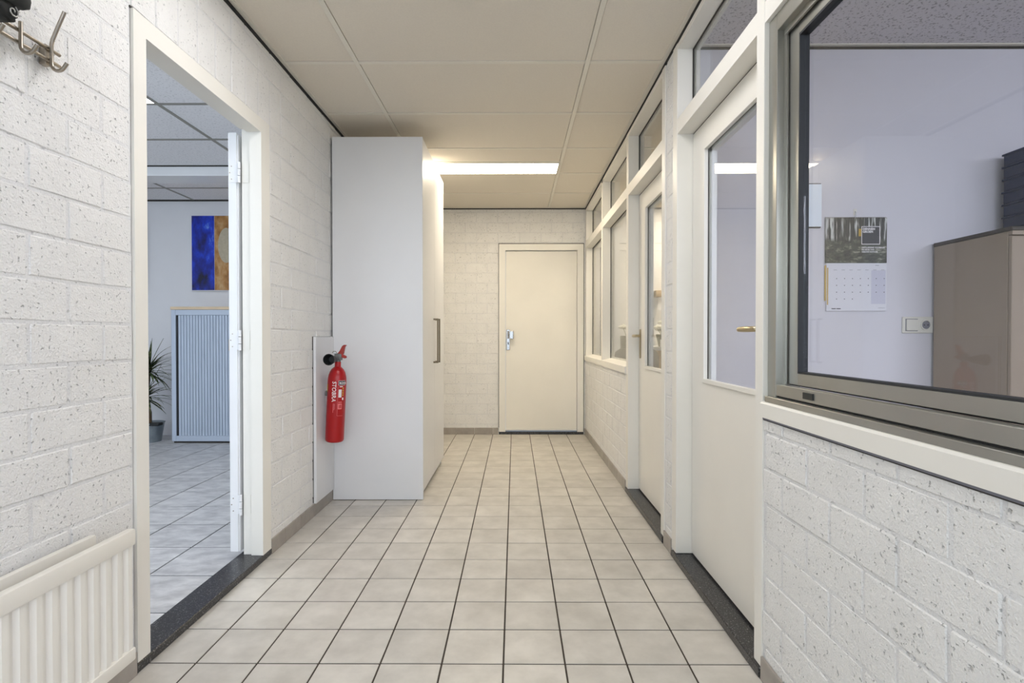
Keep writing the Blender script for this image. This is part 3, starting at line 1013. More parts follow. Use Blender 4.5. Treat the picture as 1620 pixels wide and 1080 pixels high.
for v in range(4):
    bm = bmesh.new()
    L, droop = (0.30, 0.34, 0.27, 0.36)[v], (0.5, 1.0, 1.5, 0.15)[v]
    prev = None
    for k in range(8):
        u = k / 7
        a = droop * u * u
        xx, zz = L * (u - 0.12 * droop * u * u * u), -L * 0.34 * droop * u * u
        wd = 0.0155 * (math.sin(math.pi * min(1, u * 0.9 + 0.12)) ** 0.6) * (1 - u ** 3) + 0.0006
        r = [bm.verts.new((xx, -wd, zz + 0.003)), bm.verts.new((xx, 0, zz)), bm.verts.new((xx, wd, zz + 0.003))]
        if prev:
            bm.faces.new((prev[0], prev[1], r[1], r[0]))
            bm.faces.new((prev[1], prev[2], r[2], r[1]))
        prev = r
    geo = bmesh.ops.solidify(bm, geom=bm.faces[:], thickness=0.0012)
    me = to_mesh('leaf', bm)
    me.materials.append(M['leaf'])
    leaves.append(me)
for (cx, cy, cz, n) in ((PX - 0.0, PY - 0.01, 0.76, 70), (PX - 0.01, PY - 0.04, 0.50, 58)):
    for i in range(n):
        az = i * 2.39996 + random.uniform(-0.2, 0.2)
        el = math.radians(82 - 105 * (i / n) + random.uniform(-8, 8))
        me = leaves[3] if i < 8 else leaves[random.randrange(3)]
        o = bpy.data.objects.new('leaf', me)
        COL.objects.link(o)
        o.parent = t
        o.location = (cx - PX, cy - PY, cz - 0.05 * i / n - 0.02)
        o.rotation_euler = (0, -el, az)
        s = random.uniform(0.75, 1.0)
        o.scale = (s, s, s)

# ------------------------------------------------------------------ right office
OX1, OY = 4.7, 2.574
struct('wall_right_office_back', B(XR + 0.10, OX1, OY, OY + 0.13, 0, 2.62), 'plaster_office', 'smooth white office wall carrying the calendar behind the sliding window', 'wall')
struct('wall_right_office_side', B(OX1, OX1 + 0.1, YF, YB + 0.1, 0, 2.62), 'plaster', 'far side wall of the right office', 'wall')
struct('floor_right_rooms', B(0.80, OX1, YF, YB + 0.1, -0.06, -0.002), 'grey_fabric', 'plain grey floor of the rooms behind the right-hand glazing', 'floor')
oceil = struct('ceiling_right_office', B(XR + 0.10, OX1, YF, OY, ZC + 0.03, ZC + 0.06), 'plaster', 'fissured tile ceiling of the right office', 'ceiling')
ceil_grid(oceil, [XR + 0.105, 1.36, 2.56, 3.76, OX1], [YF, -1.1, 0.1, 1.3, OY - 0.002], ZC, 'ceil_mauve', 'tbar')
ob('edge_angle', B(XR + 0.105, OX1, OY - 0.022, OY - 0.003, ZC - 0.001, ZC + 0.004), 'tbar', oceil)
ob('edge_angle', B(XR + 0.106, XR + 0.13, YF, OY - 0.022, ZC - 0.001, ZC + 0.004), 'tbar', oceil)
ob('edge_gap', B(XR + 0.105, OX1, OY - 0.003, OY + 0.001, ZC - 0.013, ZC - 0.001), 'black', oceil)

# calendar
kx0, kx1, kz0, kz1 = 1.510, 1.806, 1.194, 1.647
yw = OY
t = thing('wall_calendar', 'wall calendar with a dark forest photo above a white month sheet', 'calendar', ((kx0 + kx1) / 2, yw, kz0))
zs = 1.426


def flat(x0, x1, z0, z1, y, th=0.0008):
    return (x0, x1, y - th, y, z0, z1)


ob('backing_card', boxes([flat(kx0 - 0.001, kx0 + 0.02, kz0 + 0.05, zs - 0.01, yw - 0.002, 0.004)]), 'kraft', t)
ob('month_sheet', boxes([flat(kx0 + 0.006, kx1, kz0, zs, yw - 0.004, 0.005)], 0.0006), 'paper', t)
ob('weekend_tint', boxes([flat(kx0 + 0.222, kx0 + 0.291, kz0 + 0.034, zs - 0.035, yw - 0.0091, 0.0004)]), 'paper_shade', t)
ob('kraft_edge', boxes([flat(kx0 + 0.0075, kx0 + 0.0135, kz0 + 0.03, zs - 0.022, yw - 0.0091, 0.0005)]), 'kraft', t)
pic = ob('picture_sheet', boxes([flat(kx0, kx1, zs + 0.001, kz1, yw - 0.004, 0.006)], 0.0006), 'forest', t)
bm = bmesh.new()
n = 34
for i in range(n):
    x = kx0 + 0.004 + (kx1 - kx0 - 0.008) * i / (n - 1)
    cyl(bm, (x, yw - 0.012, kz1 - 0.004), (x, yw - 0.001, kz1 + 0.003), 0.0015, seg=6)
o = ob('spiral_binding', bm, 'steel', t)
o['kind'] = 'stuff'
hk = ob('hanger', boxes([flat(kx0 + 0.138, kx0 + 0.154, kz1 + 0.012, kz1 + 0.043, yw - 0.0005, 0.002)], 0.0006), 'switch', t)
ob('hanger_hook', tube(bmesh.new(), [(kx0 + 0.146, yw - 0.003, kz1 + 0.03), (kx0 + 0.146, yw - 0.010, kz1 + 0.022), (kx0 + 0.142, yw - 0.010, kz1 - 0.002), (kx0 + 0.150, yw - 0.010, kz1 - 0.004)], 0.002, 6), 'chrome', hk)
yp = yw - 0.0101
qx0, qx1, qz0, qz1 = kx0 + 0.172, kx0 + 0.262, 1.516, 1.604
ob('logo_square', boxes([flat(qx0, qx1, qz0, qz1, yp, 0.0004)]), 'print_black', pic)
ob('logo_border', boxes([flat(qx0, qx1, qz0, qz0 + 0.003, yp - 0.0004, 0.0003), flat(qx0, qx1, qz1 - 0.003, qz1, yp - 0.0004, 0.0003), flat(qx0, qx0 + 0.003, qz0, qz1, yp - 0.0004, 0.0003), flat(qx1 - 0.003, qx1, qz0, qz1, yp - 0.0004, 0.0003)]), 'print_white', pic)
ob('yellow_mark', boxes([flat(qx0 - 0.013, qx0 - 0.001, qz1 - 0.048, qz1 - 0.012, yp, 0.0004)]), 'yellow', pic)


def wall_text(body, x, z, y, size, mat, parent, name='lettering', bold=0.0):
    me = text_mesh(body, size, bold=bold)
    me.transform(Matrix.Translation((x, y, z)) @ Matrix.Rotation(math.radians(90), 4, 'X'))
    return link(name, me, mat, parent)


wall_text('DENNEN', qx0 + 0.006, qz1 - 0.018, yp - 0.0008, 0.0145, 'print_white', pic, bold=0.0006)
wall_text('GROEN', qx0 + 0.006, qz1 - 0.031, yp - 0.0008, 0.0145, 'print_white', pic, bold=0.0006)
for i, s_ in enumerate(('ONTLUIKEND VOORJAAR', 'DE KEUR VAN', 'NIEUWE NATUUR')):
    wall_text(s_, qx0 + 0.002, qz0 - 0.018 - 0.0105 * i, yp - 0.0005, 0.0095, 'print_white', pic, bold=0.0003)
ys = yw - 0.0096
bm = bmesh.new()
for r_ in range(4):
    for c_ in range(7 if r_ < 3 else 3):
        x = kx0 + 0.054 + 0.0383 * c_
        z = zs - 0.075 - 0.033 * r_
        box(bm, x - 0.0020, x + 0.0020, ys - 0.0003, ys, z - 0.002, z + 0.002)
o = ob('date_marks', bm, 'print_black', t)
o['kind'] = 'stuff'
bm = bmesh.new()
for c_ in range(7):
    x = kx0 + 0.047 + 0.0383 * c_
    box(bm, x - 0.008, x + 0.008, ys - 0.0003, ys, zs - 0.034, zs - 0.0325)
box(bm, kx0 + 0.240, kx0 + 0.258, ys - 0.0003, ys, zs - 0.0125, zs - 0.0105)
box(bm, kx1 - 0.040, kx1 - 0.008, ys - 0.0003, ys, kz0 + 0.014, kz0 + 0.0152)
o = ob('heading_marks', bm, 'print_grey', t)
o['kind'] = 'stuff'
ob('footer_mark', boxes([flat(kx0 + 0.030, kx0 + 0.050, kz0 + 0.009, kz0 + 0.013, ys), flat(kx0 + 0.054, kx0 + 0.074, kz0 + 0.009, kz0 + 0.013, ys)]), 'print_black', t)

# pale framed sheet left of the calendar
t = thing('framed_sheet', 'pale blue framed sheet half hidden behind the sliding window stile', 'picture', (1.40, yw, 1.60))
ob('frame', B(1.285, 1.485, yw - 0.012, yw - 0.001, 1.597, 1.812, bev=0.001), 'dark_top', t)
ob('sheet', B(1.287, 1.4865, yw - 0.0145, yw - 0.0115, 1.602, 1.807), 'frosted', t)

# double switch and socket
t = thing('switch_socket', 'ivory light switch and socket in one frame under the calendar', 'switch', (1.95, yw, 1.08))
ob('cover_frame', B(1.886, 2.036, yw - 0.009, yw - 0.0005, 1.086, 1.166, bev=0.003), 'switch', t)
ob('rocker', B(1.902, 1.955, yw - 0.016, yw - 0.009, 1.099, 1.153, bev=0.002), 'switch', t)
ob('rocker_gap', B(1.899, 1.958, yw - 0.0098, yw - 0.0088, 1.096, 1.156), 'print_grey', t)
bm = bmesh.new()
lathe(bm, [(0.026, 0.0), (0.026, 0.004), (0.021, 0.004), (0.019, -0.004), (0.004, -0.004)], 24, Matrix.Translation((1.998, yw - 0.009, 1.126)) @ Matrix.Rotation(math.radians(90), 4, 'X'))
sk = ob('socket_well', bm, 'switch', t, smooth=True)
bm = bmesh.new()
lathe(bm, [(0.019, 0.0), (0.019, 0.0008), (0.002, 0.0008)], 20, Matrix.Translation((1.998, yw - 0.0095, 1.126)) @ Matrix.Rotation(math.radians(90), 4, 'X'))
ob('socket_base', bm, 'print_grey', sk)
bm = bmesh.new()
for dx in (-0.009, 0.009):
    cyl(bm, (1.998 + dx, yw - 0.0115, 1.126), (1.998 + dx, yw - 0.010, 1.126), 0.003, seg=10)
ob('socket_holes', bm, 'black', sk)

# metal cupboard
bx0, bx1, by0, by1, bz = 2.030, 2.93, 2.160, 2.560, 1.520
t = thing('metal_cupboard', 'taupe metal cupboard with dark top in the right office', 'cupboard', ((bx0 + bx1) / 2, by0, 0))
ob('carcass', B(bx0, bx1, by0 + 0.018, by1, 0.0, bz - 0.018, bev=0.002), 'taupe', t)
ob('top_board', B(bx0 - 0.004, bx1 + 0.004, by0 - 0.004, by1, bz - 0.018, bz, bev=0.003), 'dark_top', t)
mid = (bx0 + bx1) / 2
for (a, b) in ((bx0 + 0.001, mid - 0.002), (mid + 0.002, bx1 - 0.001)):
    dr = ob('cupboard_door', B(a, b, by0, by0 + 0.017, 0.05, bz - 0.040, bev=0.002), 'taupe', t)
    hx = mid - 0.05 if b < mid else mid + 0.05
    ob('door_handle', B(hx - 0.008, hx + 0.008, by0 - 0.02, by0, 0.85, 1.0, bev=0.003), 'dark_top', dr)
ob('top_rail', B(bx0 + 0.001, bx1 - 0.001, by0, by0 + 0.017, bz - 0.034, bz - 0.018), 'taupe', t)

# stack of navy storage boxes
nbx = 7
hb = 0.0595
for i in range(nbx):
    z0 = bz + i * hb
    lab = ['navy blue storage tray directly on the taupe cupboard top', 'navy blue storage tray, second from the bottom of its stack', 'navy blue storage tray, third from the bottom of its stack',
           'navy blue storage tray in the middle of its stack', 'navy blue storage tray, third from the top of its stack', 'navy blue storage tray, second from the top of its stack',
           'navy blue storage tray at the top of its stack'][i]
    t = thing('storage_tray', lab, 'tray', (2.47, 2.36, z0), group='navy trays on the taupe cupboard')
    dx = random.uniform(-0.001, 0.001)
    ob('tray_body', B(2.331 + dx, 2.62, 2.20, 2.528, z0 + 0.001, z0 + hb - 0.008, bev=0.003), 'blue_box', t)
    ob('tray_rim', B(2.326 + dx, 2.625, 2.195, 2.533, z0 + hb - 0.0095, z0 + hb - 0.0005, bev=0.002), 'blue_box', t)

# ------------------------------------------------------------------ pantry behind the far windows
KX1, KY0 = 3.0, OY + 0.13
struct('wall_right_pantry_side', B(KX1, KX1 + 0.1, KY0, YB, 0, 2.62), 'plaster', 'side wall of the warm lit pantry', 'wall')
o = struct('wall_right_pantry_back', B(XB + 0.002, KX1, YB - 0.006, YB + 0.004, 0, 2.6), 'plaster', 'smooth back wall of the warm lit pantry', 'wall')
kceil = struct('ceiling_right_pantry', B(XR + 0.075, KX1, KY0, YB, ZC + 0.03, ZC + 0.06), 'tbar', 'beige tile ceiling of the pantry behind the far windows', 'ceiling')
ceil_grid(kceil, [XR + 0.105, 1.42, 2.62, KX1], [KY0, 3.35, 3.95, 4.55, 5.09, 5.39, YB - 0.008], ZC, 'ceil', 'tbar', skip=((1, 4),))
t = thing('ceiling_light', 'warm ceiling light inside the pantry behind the far glazed door', 'light', (2.02, 5.24, ZC), group='recessed ceiling lights')
ob('lamp_frame', boxes([(1.434, 2.606, 5.104, 5.376, ZC + 0.012, ZC + 0.022)]), 'white_paint', t)
ob('diffuser', B(1.44, 2.60, 5.11, 5.37, ZC, ZC + 0.0118), 'lamp', t)
# counter
t = thing('counter', 'light wood counter inside the pantry behind the far glazed door', 'counter', (1.75, 5.2, 0))
ob('counter_front', B(1.235, 2.60, 4.95, 5.55, 0.0, 0.94), 'wood_light', t)
ob('counter_top', B(1.22, 2.63, 4.92, 5.60, 0.94, 0.975, bev=0.003), 'white_paint', t)
for xx in (1.55, 1.90, 2.25):
    ob('panel_joint', B(xx - 0.002, xx + 0.002, 4.948, 4.951, 0.03, 0.935), 'dark_line', t)


def flowers(name, label, x, y, z, h, r0, r1, grp, nfl, spread):
    t = thing(name, label, 'planter', (x, y, z), group=grp)
    m = Matrix.Translation((x, y, z))
    ob('pot', lathe(bmesh.new(), [(r0, 0), (r1, h), (r1 - 0.01, h), (r1 - 0.014, h - 0.03), (0.01, h - 0.03)], 20, m), 'planter', t, smooth=True)
    for i in range(nfl):
        a = i * 2.4
        rr = spread * math.sqrt((i + 0.5) / nfl)
        fx, fy, fz = x + rr * math.cos(a), y + rr * math.sin(a), z + h + 0.06 + random.uniform(-0.02, 0.05)
        st = ob('flower_stem', tube(bmesh.new(), [(x + rr * 0.3 * math.cos(a), y + rr * 0.3 * math.sin(a), z + h - 0.03), (fx, fy, fz)], 0.003, 5), 'leaf', t)
        bm = bmesh.new()
        for k in range(6):
            b = 2 * math.pi * k / 6
            v = bmesh.ops.create_icosphere(bm, subdivisions=1, radius=0.028, matrix=Matrix.Translation((fx + 0.026 * math.cos(b), fy + 0.026 * math.sin(b), fz + 0.01)) @ Matrix.Diagonal((1, 1, 0.6, 1)))
        bmesh.ops.create_icosphere(bm, subdivisions=1, radius=0.02, matrix=Matrix.Translation((fx, fy, fz + 0.02)))
        ob('blossom', bm, 'petal', t, smooth='all')


flowers('flower_planter', 'dark planter of white flowers on the counter seen through the far door', 1.45, 5.08, 0.975, 0.12, 0.06, 0.085, 'planters with white flowers', 9, 0.11)
flowers('flower_planter', 'tall tapered grey planter with white flowers seen through the far window', 1.125, 5.17, 0.0, 1.08, 0.055, 0.088, 'planters with white flowers', 6, 0.07)
# small things on the counter and wall
t = thing('tea_box', 'small white and red box on the pantry counter', 'box', (1.40, 4.97, 0.975))
ob('box_body', B(1.38, 1.44, 4.95, 4.99, 0.975, 1.045, bev=0.001), 'paper', t)
ob('box_label', B(1.385, 1.435, 4.9485, 4.9505, 0.995, 1.03), 'print_pink', t)
t = thing('soap_dispenser', 'grey dispenser on the pantry wall above the flowers', 'dispenser', (1.475, YB, 1.45))
ob('dispenser_body', B(1.455, 1.495, YB - 0.07, YB - 0.007, 1.40, 1.68, bev=0.006), 'steel_soft', t)
ob('dispenser_cap', B(1.457, 1.493, YB - 0.068, YB - 0.012, 1.68, 1.695), 'dark_top', t)
ob('dispenser_knob', cyl(bmesh.new(), (1.475, YB - 0.07, 1.62), (1.475, YB - 0.085, 1.62), 0.012, seg=12), 'chrome', t)
t = thing('paper_holder', 'brown paper towel holder on the pantry wall', 'holder', (1.58, YB, 1.50))
ob('holder_box', B(1.52, 1.70, YB - 0.10, YB - 0.007, 1.50, 1.57, bev=0.004), 'brown_box', t)
ob('paper_strip', B(1.55, 1.66, YB - 0.06, YB - 0.055, 1.36, 1.50), 'paper', t)
t = thing('towel_rail', 'thin dark towel frame on the pantry wall', 'rail', (1.48, YB, 1.05))
ob('rail_frame', boxes([(1.457, 1.464, YB - 0.02, YB - 0.012, 1.08, 1.27), (1.51, 1.517, YB - 0.02, YB - 0.012, 1.08, 1.27), (1.457, 1.517, YB - 0.02, YB - 0.012, 1.262, 1.275)]), 'dark_top', t)
ob('rail_fixing', boxes([(1.48, 1.49, YB - 0.013, YB - 0.006, 1.255, 1.28)]), 'dark_top', t)
t = thing('side_chair', 'grey upholstered chair with a rounded back in the pantry', 'chair', (1.12, 4.65, 0))
bm = bmesh.new()
prism(bm, [(0.915, 0.46), (0.915, 0.88), (0.93, 0.93), (0.97, 0.96), (1.27, 0.96), (1.31, 0.93), (1.325, 0.88), (1.325, 0.46)], 'y', 4.83, 4.87)
ob('backrest', bm, 'grey_fabric', t)
ob('seat', B(0.915, 1.325, 4.45, 4.83, 0.42, 0.48, bev=0.015, seg=2), 'grey_fabric', t, smooth=True)
for (lx, ly) in ((0.935, 4.47), (1.305, 4.47), (0.935, 4.81), (1.305, 4.81)):
    ob('leg', cyl(bmesh.new(), (lx, ly, 0), (lx, ly, 0.425), 0.012, seg=10), 'steel', t, smooth=True)

# ------------------------------------------------------------------ white wardrobe
wx0, wx1, wy0, wy1, wz = XL + 0.012, -0.598, 3.428, 4.43, 2.368
t = thing('wardrobe', 'tall white two-door wardrobe against the left brick wall', 'wardrobe', ((wx0 + wx1) / 2, wy0, 0))
ob('side_panel', B(wx0, wx1, wy0, wy0 + 0.019, 0.004, wz, bev=0.001), 'wardrobe', t)
ob('side_panel', B(wx0, wx1 - 0.021, wy1 - 0.019, wy1, 0.004, wz, bev=0.001), 'wardrobe', t)
ob('top_panel', B(wx0, wx1 - 0.022, wy0 + 0.019, wy1 - 0.019, wz - 0.019, wz), 'wardrobe', t)
ob('back_panel', B(wx0, wx0 + 0.008, wy0 + 0.019, wy1 - 0.019, 0.06, wz - 0.019), 'wardrobe', t)
ob('floor_panel', B(wx0 + 0.008, wx1 - 0.022, wy0 + 0.019, wy1 - 0.019, 0.055, 0.074), 'wardrobe', t)
ob('plinth', B(wx1 - 0.052, wx1 - 0.030, wy0 + 0.019, wy1 - 0.019, 0.004, 0.055), 'wardrobe', t)
ob('panel_shadow_gap', B(wx1 - 0.030, wx1 - 0.004, wy0 + 0.019, wy0 + 0.024, 0.055, wz - 0.002), 'dark_line', t)
ym = (wy0 + wy1) / 2
for (a, b, hy) in ((wy0 + 0.024, ym - 0.0015, ym - 0.045), (ym + 0.0015, wy1, ym + 0.045)):
    dr = ob('wardrobe_door', B(wx1 - 0.020, wx1 - 0.001, a, b, 0.058, wz - 0.003, bev=0.0012), 'wardrobe', t)
    ob('handle', boxes([(wx1 + 0.026, wx1 + 0.036, hy - 0.006, hy + 0.006, 0.876, 1.205), (wx1 - 0.001, wx1 + 0.0265, hy - 0.006, hy + 0.006, 1.193, 1.205), (wx1 - 0.001, wx1 + 0.0265, hy - 0.006, hy + 0.006, 0.876, 0.888)], 0.0008), 'bronze', dr)

# mounting board for the extinguisher
t = thing('mounting_board', 'white board on the brick wall behind the red extinguisher', 'board', (XL, 3.27, 0.075))
ob('board_panel', B(XL + 0.003, XL + 0.020, 3.118, 3.426, 0.075, 1.069, bev=0.0015), 'wardrobe', t)
ob('board_gap', B(XL - 0.004, XL + 0.003, 3.1165, 3.42, 0.078, 1.0705), 'dark_line', t)

# ------------------------------------------------------------------ fire extinguisher
EX, EY, EZ = -1.1115, 3.235, 0.424
t = thing('fire_extinguisher', 'red fire extinguisher with black horn hung beside the white wardrobe', 'extinguisher', (EX, EY, EZ))
t.rotation_euler = (0, math.radians(2.7), 0)
R = 0.0555


def ex(name, bm, mat, parent=None, smooth=True):
    return ob(name, bm, mat, parent or t, smooth, world=False)


prof = [(0.030, 0.004), (0.046, 0.0), (0.053, 0.006), (R, 0.016), (R, 0.372), (0.0545, 0.392), (0.051, 0.412), (0.045, 0.430), (0.036, 0.446), (0.026, 0.456), (0.0185, 0.462), (0.018, 0.492), (0.014, 0.493)]
body = ex('cylinder_body', lathe(bmesh.new(), prof, 40), 'red')
bm = bmesh.new()
cyl(bm, (0, 0, 0.490), (0, 0, 0.505), 0.016, seg=18)
box(bm, -0.020, 0.024, -0.016, 0.016, 0.502, 0.542, bev=0.005, seg=2)
cyl(bm, (-0.002, -0.008, 0.512), (-0.006, -0.036, 0.509), 0.012, seg=14)
valve = ex('valve', bm, 'valve')
# discharge horn opening towards the viewer
hd = Vector((-0.03, -0.99, 0.02)).normalized()
rot = hd.to_track_quat('Z', 'Y').to_matrix().to_4x4()
m = Matrix.Translation((-0.006, -0.030, 0.508)) @ rot
ex('horn', lathe(bmesh.new(), [(0.010, 0.0), (0.016, 0.01), (0.022, 0.04), (0.0335, 0.105), (0.0345, 0.108), (0.0315, 0.108), (0.021, 0.050), (0.004, 0.048)], 28, m), 'rubber')
# squeeze lever and carrying grip
bm = bmesh.new()
pts = [(-0.004, 0.540), (0.010, 0.560), (0.024, 0.590), (0.034, 0.598), (0.048, 0.597), (0.040, 0.585), (0.036, 0.560), (0.034, 0.544), (0.026, 0.536)]
prism(bm, pts, 'y', -0.011, 0.011)
bmesh.ops.bevel(bm, geom=bm.edges[:], offset=0.0015, segments=1, affect='EDGES')
ex('squeeze_lever', bm, 'red_dull')
bm = bmesh.new()
prism(bm, [(0.016, 0.540), (0.030, 0.538), (0.050, 0.528), (0.052, 0.520), (0.044, 0.514), (0.024, 0.520), (0.016, 0.524)], 'y', -0.010, 0.010)
bmesh.ops.bevel(bm, geom=bm.edges[:], offset=0.0015, segments=1, affect='EDGES')
ex('carrying_grip', bm, 'red_dull')
ex('safety_ring', tube(bmesh.new(), [(-0.002, -0.016, 0.544), (-0.010, -0.020, 0.556), (-0.022, -0.022, 0.556), (-0.030, -0.022, 0.546)], 0.0018, 6), 'bronze')
ex('wall_bracket', boxes([(-0.068, -0.050, -0.012, 0.012, 0.280, 0.310)], 0.002), 'valve', smooth=False)

A0 = -math.pi / 2 + math.atan2(-EX, EY)      # direction from the bottle to the corridor's middle


def wrap(me, off=0.0006):
    """(u along the girth, v height) onto the cylinder, u=0 towards the viewer"""
    for v in me.vertices:
        u, h = v.co.x, v.co.y
        a = A0 + u / R
        v.co = ((R + off) * math.cos(a), (R + off) * math.sin(a), h)
    return me


def patch(u0, u1, h0, h1):
    bm = bmesh.new()
    n = max(2, int((u1 - u0) / 0.004) + 1)
    lo = [bm.verts.new((u0 + (u1 - u0) * i / n, h0, 0)) for i in range(n + 1)]
    hi = [bm.verts.new((u0 + (u1 - u0) * i / n, h1, 0)) for i in range(n + 1)]
    for i in range(n):
        bm.faces.new((lo[i], lo[i + 1], hi[i + 1], hi[i]))
    me = bpy.data.meshes.new('print')
    bm.to_mesh(me)
    bm.free()
    return me


def exprint(name, me, mat, off=0.0006):
    return link(name, wrap(me, off), mat, body, world=False)


def ex_text(body_txt, u, h, size, mat, bold=0.0, shear=0.0):
    """runs downwards, letter tops towards +u"""
    me = text_mesh(body_txt, size, bold=bold, shear=shear)
    me.transform(Matrix.Rotation(math.radians(-90), 4, 'Z'))
    me.transform(Matrix.Translation((u, h, 0)))
    return exprint('lettering', me, mat, 0.0008)


ex_text('STOBRA', -0.0275, 0.376, 0.0335, 'print_white', bold=0.0003, shear=0.12)
ob_ = exprint('small_print', patch(-0.019, -0.0165, 0.185, 0.240), 'print_pink')
ob_ = exprint('small_print', patch(-0.014, -0.012, 0.200, 0.240), 'print_pink')
ob_ = exprint('small_print', patch(-0.010, -0.0085, 0.205, 0.238), 'print_pink')
exprint('brand_badge', patch(0.008, 0.055, 0.352, 0.380), 'print_white', 0.0006)
exprint('brand_badge_field', patch(0.0095, 0.055, 0.3535, 0.3785), 'print_black', 0.0008)
me = text_mesh('KOOL', 0.018, bold=0.0006)
me.transform(Matrix.Translation((0.014, 0.359, 0)))
exprint('lettering', me, 'print_white', 0.0010)
exprint('label_rule', patch(0.006, 0.0072, 0.165, 0.345), 'print_pink')
exprint('label_rule', patch(0.006, 0.042, 0.165, 0.1665), 'print_pink')
exprint('label_bar', patch(0.016, 0.036, 0.341, 0.346), 'print_white')
exprint('label_block', patch(0.011, 0.029, 0.278, 0.326), 'print_white')
for i in range(5):
    exprint('label_line', patch(0.013, 0.026, 0.284 + 0.009 * i, 0.2855 + 0.009 * i), 'print_grey', 0.0008)
exprint('label_line', patch(0.011, 0.034, 0.246, 0.251), 'print_pink')
exprint('label_field', patch(0.010, 0.034, 0.206, 0.240), 'print_pink')
exprint('label_figure', patch(0.016, 0.021, 0.212, 0.232), 'red', 0.0008)
exprint('label_figure', patch(0.024, 0.030, 0.212, 0.234), 'red', 0.0008)
for i in range(4):
    exprint('label_pictogram', patch(0.035, 0.043, 0.286 + 0.014 * i, 0.296 + 0.014 * i), 'yellow')
exprint('label_pictogram', patch(0.034, 0.044, 0.262, 0.276), 'print_white')
exprint('inspection_sticker', patch(-0.082, -0.064, 0.310, 0.356), 'yellow')

# ------------------------------------------------------------------ radiator
t = thing('radiator', 'cream ribbed panel radiator under the coat hooks on the left wall', 'radiator', (XL, 1.0, 0.13))
rx, ry0, ry1, rz0, rz1 = -1.102, 1.513 - 32 * 0.0412, 1.513, 0.133, 0.513
bm = bmesh.new()
prof = []
y = ry0
pit = 0.0412
while y + pit < ry1 + 0.001:
    prof += [(y, rx - 0.010), (y + 0.010, rx - 0.010), (y + 0.018, rx - 0.001), (y + 0.034, rx - 0.001), (y + pit, rx - 0.010)]
    y += pit
prof.append((ry1, rx - 0.010))
lo = [bm.verts.new((x, yy, rz0 + 0.02)) for yy, x in prof]
hi = [bm.verts.new((x, yy, rz1 - 0.03)) for yy, x in prof]
lo2 = [bm.verts.new((rx - 0.022, yy, rz0 + 0.02)) for yy, x in prof]
hi2 = [bm.verts.new((rx - 0.022, yy, rz1 - 0.03)) for yy, x in prof]
for i in range(len(prof) - 1):
    if prof[i + 1][0] - prof[i][0] < 1e-6:
        continue
    bm.faces.new((lo[i], lo[i + 1], hi[i + 1], hi[i]))
    bm.faces.new((lo2[i + 1], lo2[i], hi2[i], hi2[i + 1]))
    bm.faces.new((hi[i], hi[i + 1], hi2[i + 1], hi2[i]))
    bm.faces.new((lo[i + 1], lo[i], lo2[i], lo2[i + 1]))
bmesh.ops.remove_doubles(bm, verts=bm.verts[:], dist=1e-5)
ob('ribbed_panel', bm, 'radiator', t)
ob('top_rail', B(rx - 0.020, rx + 0.004, ry0, ry1, rz1 - 0.046, rz1, bev=0.004, seg=2), 'radiator', t, smooth=True)
ob('bottom_rail', B(rx - 0.020, rx + 0.003, ry0, ry1, rz0, rz0 + 0.036, bev=0.004, seg=2), 'radiator', t, smooth=True)
ob('back_rail', B(XL + 0.018, XL + 0.036, ry0, ry1 - 0.06, rz1 - 0.06, rz1 + 0.004, bev=0.003, seg=2), 'radiator', t, smooth=True)
ob('back_panel', B(XL + 0.022, XL + 0.032, ry0, ry1 - 0.06, rz0 + 0.02, rz1 - 0.06), 'radiator', t)
bm = bmesh.new()
y = ry0 + 0.02
while y < ry1 - 0.08:
    box(bm, XL + 0.033, rx - 0.023, y, y + 0.002, rz0 + 0.04, rz1 - 0.05)
    y += 0.0206
o = ob('convector_fins', bm, 'radiator', t)
o['kind'] = 'stuff'
ob('end_plug', cyl(bmesh.new(), (rx - 0.030, ry1 - 0.030, rz1 - 0.024), (rx - 0.030, ry1 - 0.010, rz1 - 0.024), 0.012, seg=14), 'radiator', t, smooth=True)
for y in (0.45, 1.30):
    ob('wall_bracket', B(XL - 0.002, XL + 0.023, y - 0.015, y + 0.015, rz0 + 0.05, rz1 - 0.04), 'radiator', t)

# ------------------------------------------------------------------ coat rack and cap
t = thing('coat_rack', 'brushed steel rail of coat hooks at the top left of the brick wall', 'coat rack', (XL, 1.1, 1.76))
RXX = XL + 0.020
for z in (1.797, 1.768):
    ob('rail', cyl(bmesh.new(), (RXX, 0.55, z), (RXX, 1.366, z), 0.0045, seg=12), 'steel', t, smooth=True)
for y in (1.338, 0.70):
    br = ob('wall_fixing', B(XL - 0.002, RXX - 0.003, y - 0.010, y + 0.010, 1.757, 1.808, bev=0.002), 'steel', t)


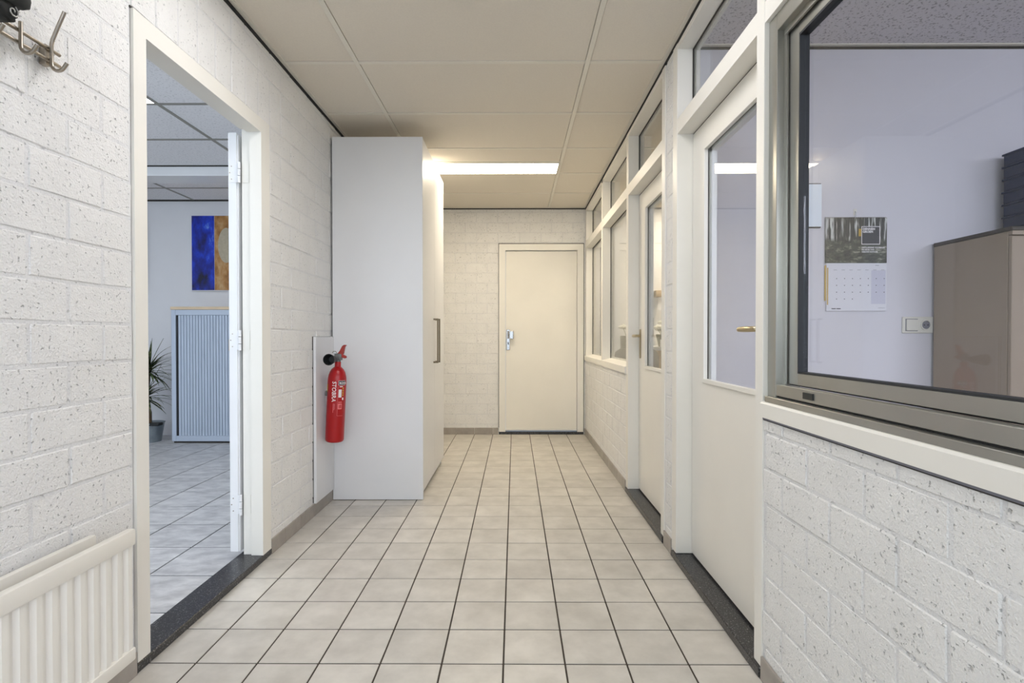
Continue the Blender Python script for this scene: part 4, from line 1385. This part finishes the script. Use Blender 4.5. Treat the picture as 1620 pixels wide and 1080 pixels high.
def arc(c, r, a0, a1, n):
    return [(c[0] + r * math.cos(math.radians(a0 + (a1 - a0) * i / n)), c[1] + r * math.sin(math.radians(a0 + (a1 - a0) * i / n))) for i in range(n + 1)]


hx = RXX + 0.009
for i, y in enumerate((1.332, 1.249, 1.166, 1.083, 1.0, 0.917, 0.834, 0.751, 0.668)):
    low = [(p[0], p[1]) for p in arc((hx + 0.017, 1.757), 0.017, 180, 318, 8)]
    tip = (low[-1][0] + 0.010, low[-1][1] + 0.014)
    if i % 2 == 0:
        top = [(hx + 0.034, 1.888), (hx + 0.016, 1.848), (hx + 0.003, 1.818), (hx, 1.806)]
    else:
        top = [(hx, 1.814), (hx, 1.80)]
    pts = [(x, y, z) for x, z in top + low + [tip]]
    ob('hook', tube(bmesh.new(), pts, 0.0044, 10), 'steel', t, smooth=True)

t = thing('hanging_cap', 'black cloth cap hung on the steel coat hooks at the top left corner', 'cap', (-1.07, 1.07, 1.75))
bm = bmesh.new()
bmesh.ops.create_uvsphere(bm, u_segments=28, v_segments=16, radius=1.0)
for v in bm.verts:
    c = v.co
    k = 1 + 0.10 * math.sin(5 * c.y + 3 * c.z) + 0.07 * math.sin(9 * c.x + 4 * c.z)
    v.co = Vector((-1.068 + 0.050 * c.x * k, 1.074 + 0.076 * c.y * k, 1.822 + 0.075 * c.z * k))
ob('crown', bm, 'cap', t, smooth='all')
bm = bmesh.new()
prism(bm, [(1.03, 1.745), (1.075, 1.730), (1.106, 1.726), (1.120, 1.738), (1.118, 1.762), (1.09, 1.788), (1.03, 1.79)], 'x', -1.098, -1.050)
bmesh.ops.bevel(bm, geom=bm.edges[:], offset=0.006, segments=2, affect='EDGES')
ob('peak', bm, 'cap', t, smooth='all')
bm = bmesh.new()
tube(bm, [(-1.048, 1.102 + (0.003 + 0.0010 * k) * math.cos(k * 0.75), 1.748 + (0.003 + 0.0010 * k) * math.sin(k * 0.75)) for k in range(11)], 0.0014, 6)
ob('swirl_badge', bm, 'steel_soft', t)
